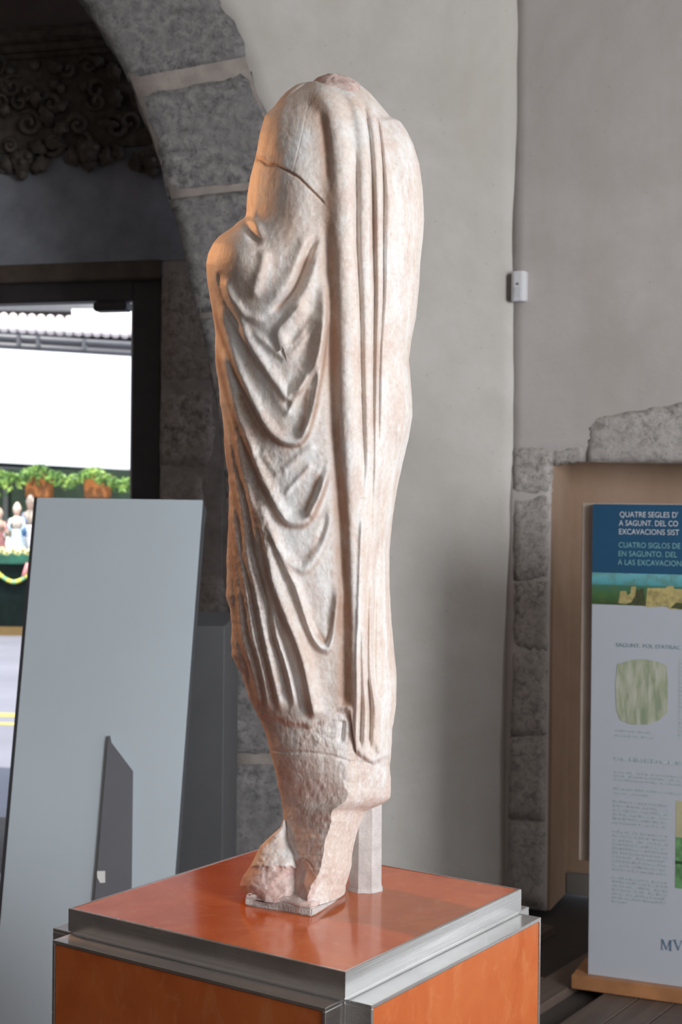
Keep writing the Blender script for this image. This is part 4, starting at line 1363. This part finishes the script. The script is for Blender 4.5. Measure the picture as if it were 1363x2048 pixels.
aw = empty('white_awning', tuple(O(100, 1270, YS + .3)))
tag(aw, 'broad white canvas awning sheet hanging above the decorated stall', 'awning')
bpy.context.view_layer.update()
YW = YS + 1.7
pA = [O(-420, 905, YW), O(420, 952, YW), O(420, 712, YW - .1), O(-420, 662, YW - .1)]
under(prism('canvas', pA, (0, .06, 0), M_CANVAS), aw)
bm = bmesh.new(); bm_tube(bm, [O(-420, 905, YW + .02), O(420, 952, YW + .02)], .03, 8); under(bm_obj('hem_pole', bm, M_GREEN, None, True), aw)
for x in (-400, 400):
    bm = bmesh.new(); a = O(x, 900, YW + .15); bm_tube(bm, [(a[0], a[1], ZG), (a[0], a[1], 3.9)], .05, 8); under(bm_obj('post', bm, plain('galvanised_post', (.45, .46, .48), .4), None, True), aw)
truss = empty('metal_truss', tuple(O(100, 1270, YS - .4)))
tag(truss, 'grey metal pipe truss with clamps running over the awning', 'truss')
bpy.context.view_layer.update()
M_PIPE = plain('grey_pipe', (.085, .085, .09), .5)
for ya, yb in ((649, 700), (665, 716)):
    bm = bmesh.new(); bm_tube(bm, [O(-420, ya, YS - .4), O(420, yb, YS - .4)], .042, 8); under(bm_obj('pipe', bm, M_PIPE, None, True), truss)
for x in (-60, 36, 75, 167, 330):
    y = 675 + (x - 0) * .06
    obox('clamp', x - 4, y - 8, x + 4, y + 16, YS - .48, .14, M_PIPE, truss, .01)
for x in (-418, 418):
    bm = bmesh.new(); a = O(x, 900, YS - .4); bm_tube(bm, [(a[0], a[1], ZG), (a[0], a[1], 3.95)], .05, 8); under(bm_obj('post', bm, M_PIPE, None, True), truss)

# building across the street
M_FAC = plain('grey_facade', (.14, .135, .14), .85, var=.06, scale=1.0); M_WING = plain('white_facade', (.85, .84, .82), .8, var=.02)
bld = empty('far_building', tuple(O(100, 1240, 26)))
tag(bld, 'grey building with tiled eave across the street behind the awning', 'building')
bpy.context.view_layer.update()
obox('facade', -900, 380, 620, 1180, 26.4, .3, M_FAC, bld)
obox('upper_storey', -900, 300, 620, 612, 26.0, .35, plain('grey_render', (.13, .13, .135), .85, var=.08), bld)
obox('white_wing', 143, 622, 560, 672, 25.0, 1.35, M_WING, bld)
for gx in (-60, 20, 68, 100):
    w_ = obox('window', gx, 622, gx + 16, 650, 26.35, .06, plain('window_frame_grey', (.2, .19, .19), .6), bld)
    pn = obox('pane', gx + 2, 624, gx + 14, 648, 26.33, .03, plain('window_glass_grey', (.10, .095, .10), .2)); under(pn, w_)
M_TILE = plain('sunlit_roof_tile', (.80, .72, .68), .7, var=.1)
for k in range(-14, 24):
    x = 8 + k * 18.6
    y = 657 + k * .9
    a = O(x, y, 24.2); b = O(x, y - 24, 25.4)
    bm = bmesh.new(); bm_tube(bm, [a, b], .078, 8); under(bm_obj('roof_tile', bm, M_TILE, None, True), bld)
a, b = O(-300, 655, 24.4), O(480, 692, 24.4)
under(prism('eave_board', [a, b, b + np.array([0, 1.9, .1]), a + np.array([0, 1.9, .1])], (0, 0, -.06), M_FAC), bld)

# decorated stall
stall = empty('festive_stall', tuple(O(60, 1268, YS)))
tag(stall, 'festive stall with dark green cloth skirt and gold trim in the courtyard', 'stall')
bpy.context.view_layer.update()
obox('skirt', -420, 1122, 330, 1258, YS - .02, 1.0, M_GREEN, stall, .01)
obox('trim', -420, 1257, 330, 1268, YS - .05, 1.05, M_GOLD, stall, .005)
obox('shelf', -420, 1114, 330, 1124, YS - .06, 1.1, M_GRE1, stall, .01)
fra = empty('garland_frame', tuple(O(60, 1268, YS + 1.2)))
tag(fra, 'dark backdrop frame with posts standing behind the festive stall', 'frame')
bpy.context.view_layer.update()
obox('backdrop', -420, 940, 330, 1240, YS + 1.24, .08, M_DGRN, fra)
obox('green_screen', -120, 1040, 330, 1118, YS + 1.19, .05, M_GRE1, fra)
for x in (12, 330, -410):
    obox('post', x - 8, 940, x + 4, 1250, YS + 1.12, .07, plain('stall_post', (.06, .07, .065), .7), fra)
for k, x in enumerate((75, 192, -60)):
    p = empty('planter', tuple(O(x, 990, YS + .95)))
    tag(p, 'orange painted box hanging under the leaf garland of the stall', 'planter', 'orange boxes under the garland')
    bpy.context.view_layer.update()
    obox('box', x - 25, 951, x + 25, 996, YS + .82, .26, M_TERR, p, .02)
    obox('rim', x - 27, 948, x + 27, 954, YS + .81, .28, M_TERR, p, .008)
    obox('hanger', x - 3, 935, x + 3, 949, YS + .93, .03, M_GREEN, p)
# leaf garland: countless small leaves
bm = bmesh.new()
gr_ = random.Random(3)
for i in range(900):
    x = gr_.uniform(-200, 330)
    y = 943 + x * .055 + abs(gr_.gauss(0, 11)) - 6 + (10 * math.sin(x / 17) if x > 20 else 30 * gr_.random())
    c = Vector(O(x, y, YS + gr_.uniform(.5, .78)))
    r = gr_.uniform(.03, .065)
    ax = Vector((gr_.gauss(0, 1), gr_.gauss(0, .5), gr_.gauss(0, 1))).normalized()
    bx_ = ax.cross(Vector((gr_.gauss(0, .3), -1, gr_.gauss(.4, .3)))).normalized()
    nn = ax.cross(bx_)
    v = [bm.verts.new(c + p) for p in (-ax * r, bx_ * r * .5 + nn * r * .2, ax * r, -bx_ * r * .5 + nn * r * .2)]
    v2 = bm.verts.new(c - nn * r * .12)
    for k in range(4):
        bm.faces.new((v[k], v[(k + 1) % 4], v2))
    bm.faces.new(v)
def leaf_mat():
    q = N('fresh_leaves')
    q.base(q.ramp(q.noise(7, 3), [(.35, (.02, .07, .01)), (.5, (.11, .23, .025)), (.65, (.30, .42, .08))]))
    q.set(Roughness=.5)
    return q.m
gar = bm_obj('leaf_garland', bm, leaf_mat())
tag(gar, 'green leaf garland strung along the top of the festive stall', 'garland', kind='stuff')
# small costumed figures on the shelf
figs = [(-28, 1113, 60, (.75, .72, .68), (.55, .2, .15)), (-2, 1113, 88, (.70, .28, .24), (.60, .40, .30)), (18, 1112, 66, (.80, .76, .70), (.55, .42, .30)), (33, 1114, 100, (.45, .58, .66), (.70, .55, .45)),
        (47, 1112, 70, (.78, .80, .82), (.12, .25, .50)), (60, 1114, 112, (.72, .66, .74), (.66, .52, .40)), (76, 1112, 84, (.80, .62, .55), (.60, .44, .30)), (92, 1113, 104, (.40, .55, .62), (.62, .5, .4)), (110, 1112, 76, (.80, .78, .6), (.6, .4, .3)), (130, 1113, 98, (.7, .4, .35), (.6, .45, .35)), (150, 1112, 80, (.6, .7, .74), (.6, .45, .35))]
M_SKIN = plain('doll_skin', (.62, .40, .30), .6)
names = ('white', 'red', 'cream', 'pale blue', 'white and blue', 'lilac', 'salmon', 'sky blue', 'yellow', 'brick red', 'light blue')
for k, (x, yb, hpx, c1, c2) in enumerate(figs):
    Yf = YS + .17 + (k % 3) * .3
    b = O(x, yb, Yf); b[2] = O(x, 1114, YS - .06)[2] + .022; hgt = hpx / F_PX * Yf
    f = empty('figurine', tuple(b))
    tag(f, 'small costumed figure in %s standing on the green stall shelf' % names[k], 'figurine', 'costumed figures on the stall')
    bpy.context.view_layer.update()
    md = plain('doll_dress', c1, .7, var=.2, scale=18); m2 = plain('doll_trim', c2, .7, var=.3, scale=25)
    bm = bmesh.new(); bm_lathe(bm, [(.17 * hgt, 0), (.165 * hgt, .1 * hgt), (.10 * hgt, .42 * hgt), (.075 * hgt, .5 * hgt)], b, 12, 1, .8); under(bm_obj('skirt', bm, md, None, True), f)
    bm = bmesh.new(); bm_lathe(bm, [(.075 * hgt, .49 * hgt), (.10 * hgt, .62 * hgt), (.11 * hgt, .72 * hgt), (.04 * hgt, .78 * hgt)], b, 12, 1, .7); under(bm_obj('bodice', bm, m2, None, True), f)
    for s_ in (-1, 1):
        bm = bmesh.new(); bb_ = Vector(b); bm_tube(bm, [bb_ + Vector((s_ * .10 * hgt, 0, .72 * hgt)), bb_ + Vector((s_ * .16 * hgt, -.03 * hgt, .58 * hgt)), bb_ + Vector((s_ * .10 * hgt, -.09 * hgt, .48 * hgt))], [.035 * hgt, .03 * hgt, .022 * hgt], 7); under(bm_obj('arm', bm, md, None, True), f)
    bm = bmesh.new(); bm_lathe(bm, [(.03 * hgt, .76 * hgt), (.055 * hgt, .81 * hgt), (.075 * hgt, .88 * hgt), (.06 * hgt, .95 * hgt), (.02 * hgt, .985 * hgt)], b, 12); under(bm_obj('head', bm, M_SKIN, None, True), f)
    bm = bmesh.new(); bm_lathe(bm, [(.082 * hgt, .88 * hgt), (.085 * hgt, .93 * hgt), (.06 * hgt, .99 * hgt), (.035 * hgt, 1.03 * hgt), (.01 * hgt, 1.05 * hgt)], (b[0], b[1] + .015 * hgt, b[2]), 12); under(bm_obj('hair', bm, m2, None, True), f)
# flowers along the front of the shelf and a bead chain on the skirt
M_FLW = plain('pale_yellow_flower', (.80, .78, .35), .6, var=.2, scale=20)
for k, x in enumerate((-40, -20, 4, 14, 26, 36, 46, 56, 70, 90)):
    c = O(x, 1101 + (k % 2) * 4, YS - .03)
    fl = empty('flower', tuple(c)); tag(fl, 'pale yellow flower on the front edge of the stall shelf', 'flower', 'flowers along the stall shelf')
    bpy.context.view_layer.update()
    for j in range(5):
        a_ = j * 2 * math.pi / 5
        bm = bmesh.new(); bmesh.ops.create_icosphere(bm, subdivisions=1, radius=.024)
        for v in bm.verts:
            v.co = Vector((v.co.x + .026 * math.cos(a_) + c[0], v.co.y * .6 + c[1], v.co.z + .026 * math.sin(a_) + c[2]))
        under(bm_obj('petal', bm, M_FLW, None, True), fl)
    bm = bmesh.new(); bmesh.ops.create_icosphere(bm, subdivisions=1, radius=.018, matrix=Matrix.Translation((c[0], c[1] - .012, c[2]))); under(bm_obj('centre', bm, M_GOLD, None, True), fl)
bm = bmesh.new()
cpts = [O(28 + k * 6.0, max(1124, 1164 - abs(k) ** 1.7 * 1.05), YS - .05) for k in range(-9, 10)]
bm_tube(bm, cpts, .006, 6)
ch = under(bm_obj('bead_string', bm, M_GOLD, None, True), stall)
ch['label'] = 'looped string of yellow and green beads'
bpy.context.view_layer.update()
def under2(o, part):
    o.parent = part
    o.matrix_parent_inverse = part.matrix_world.inverted()
    return o
M_BD1 = plain('bead_yellow', (.70, .70, .12), .4); M_BD2 = plain('bead_green', (.22, .62, .30), .4)
for k in range(-9, 10):
    x = 28 + k * 6.0
    y = 1164 - abs(k) ** 1.7 * 1.05 + (0 if k < 0 else 0)
    if y < 1124: continue
    bm = bmesh.new(); bmesh.ops.create_icosphere(bm, subdivisions=2, radius=.028, matrix=Matrix.Translation(Vector(O(x, y, YS - .05))))
    under2(bm_obj('bead', bm, M_BD1 if k % 3 else M_BD2, None, True), ch)
bm = bmesh.new(); bm_tube(bm, [O(55, 1126, YS - .05), O(50, 1145, YS - .06), O(44, 1158, YS - .05)], [.02, .03, .015], 7)
rb = bm_obj('ribbon', bm, plain('pink_ribbon', (.70, .25, .25), .6), None, True)
under(rb, stall)
rb['label'] = 'pink ribbon end'
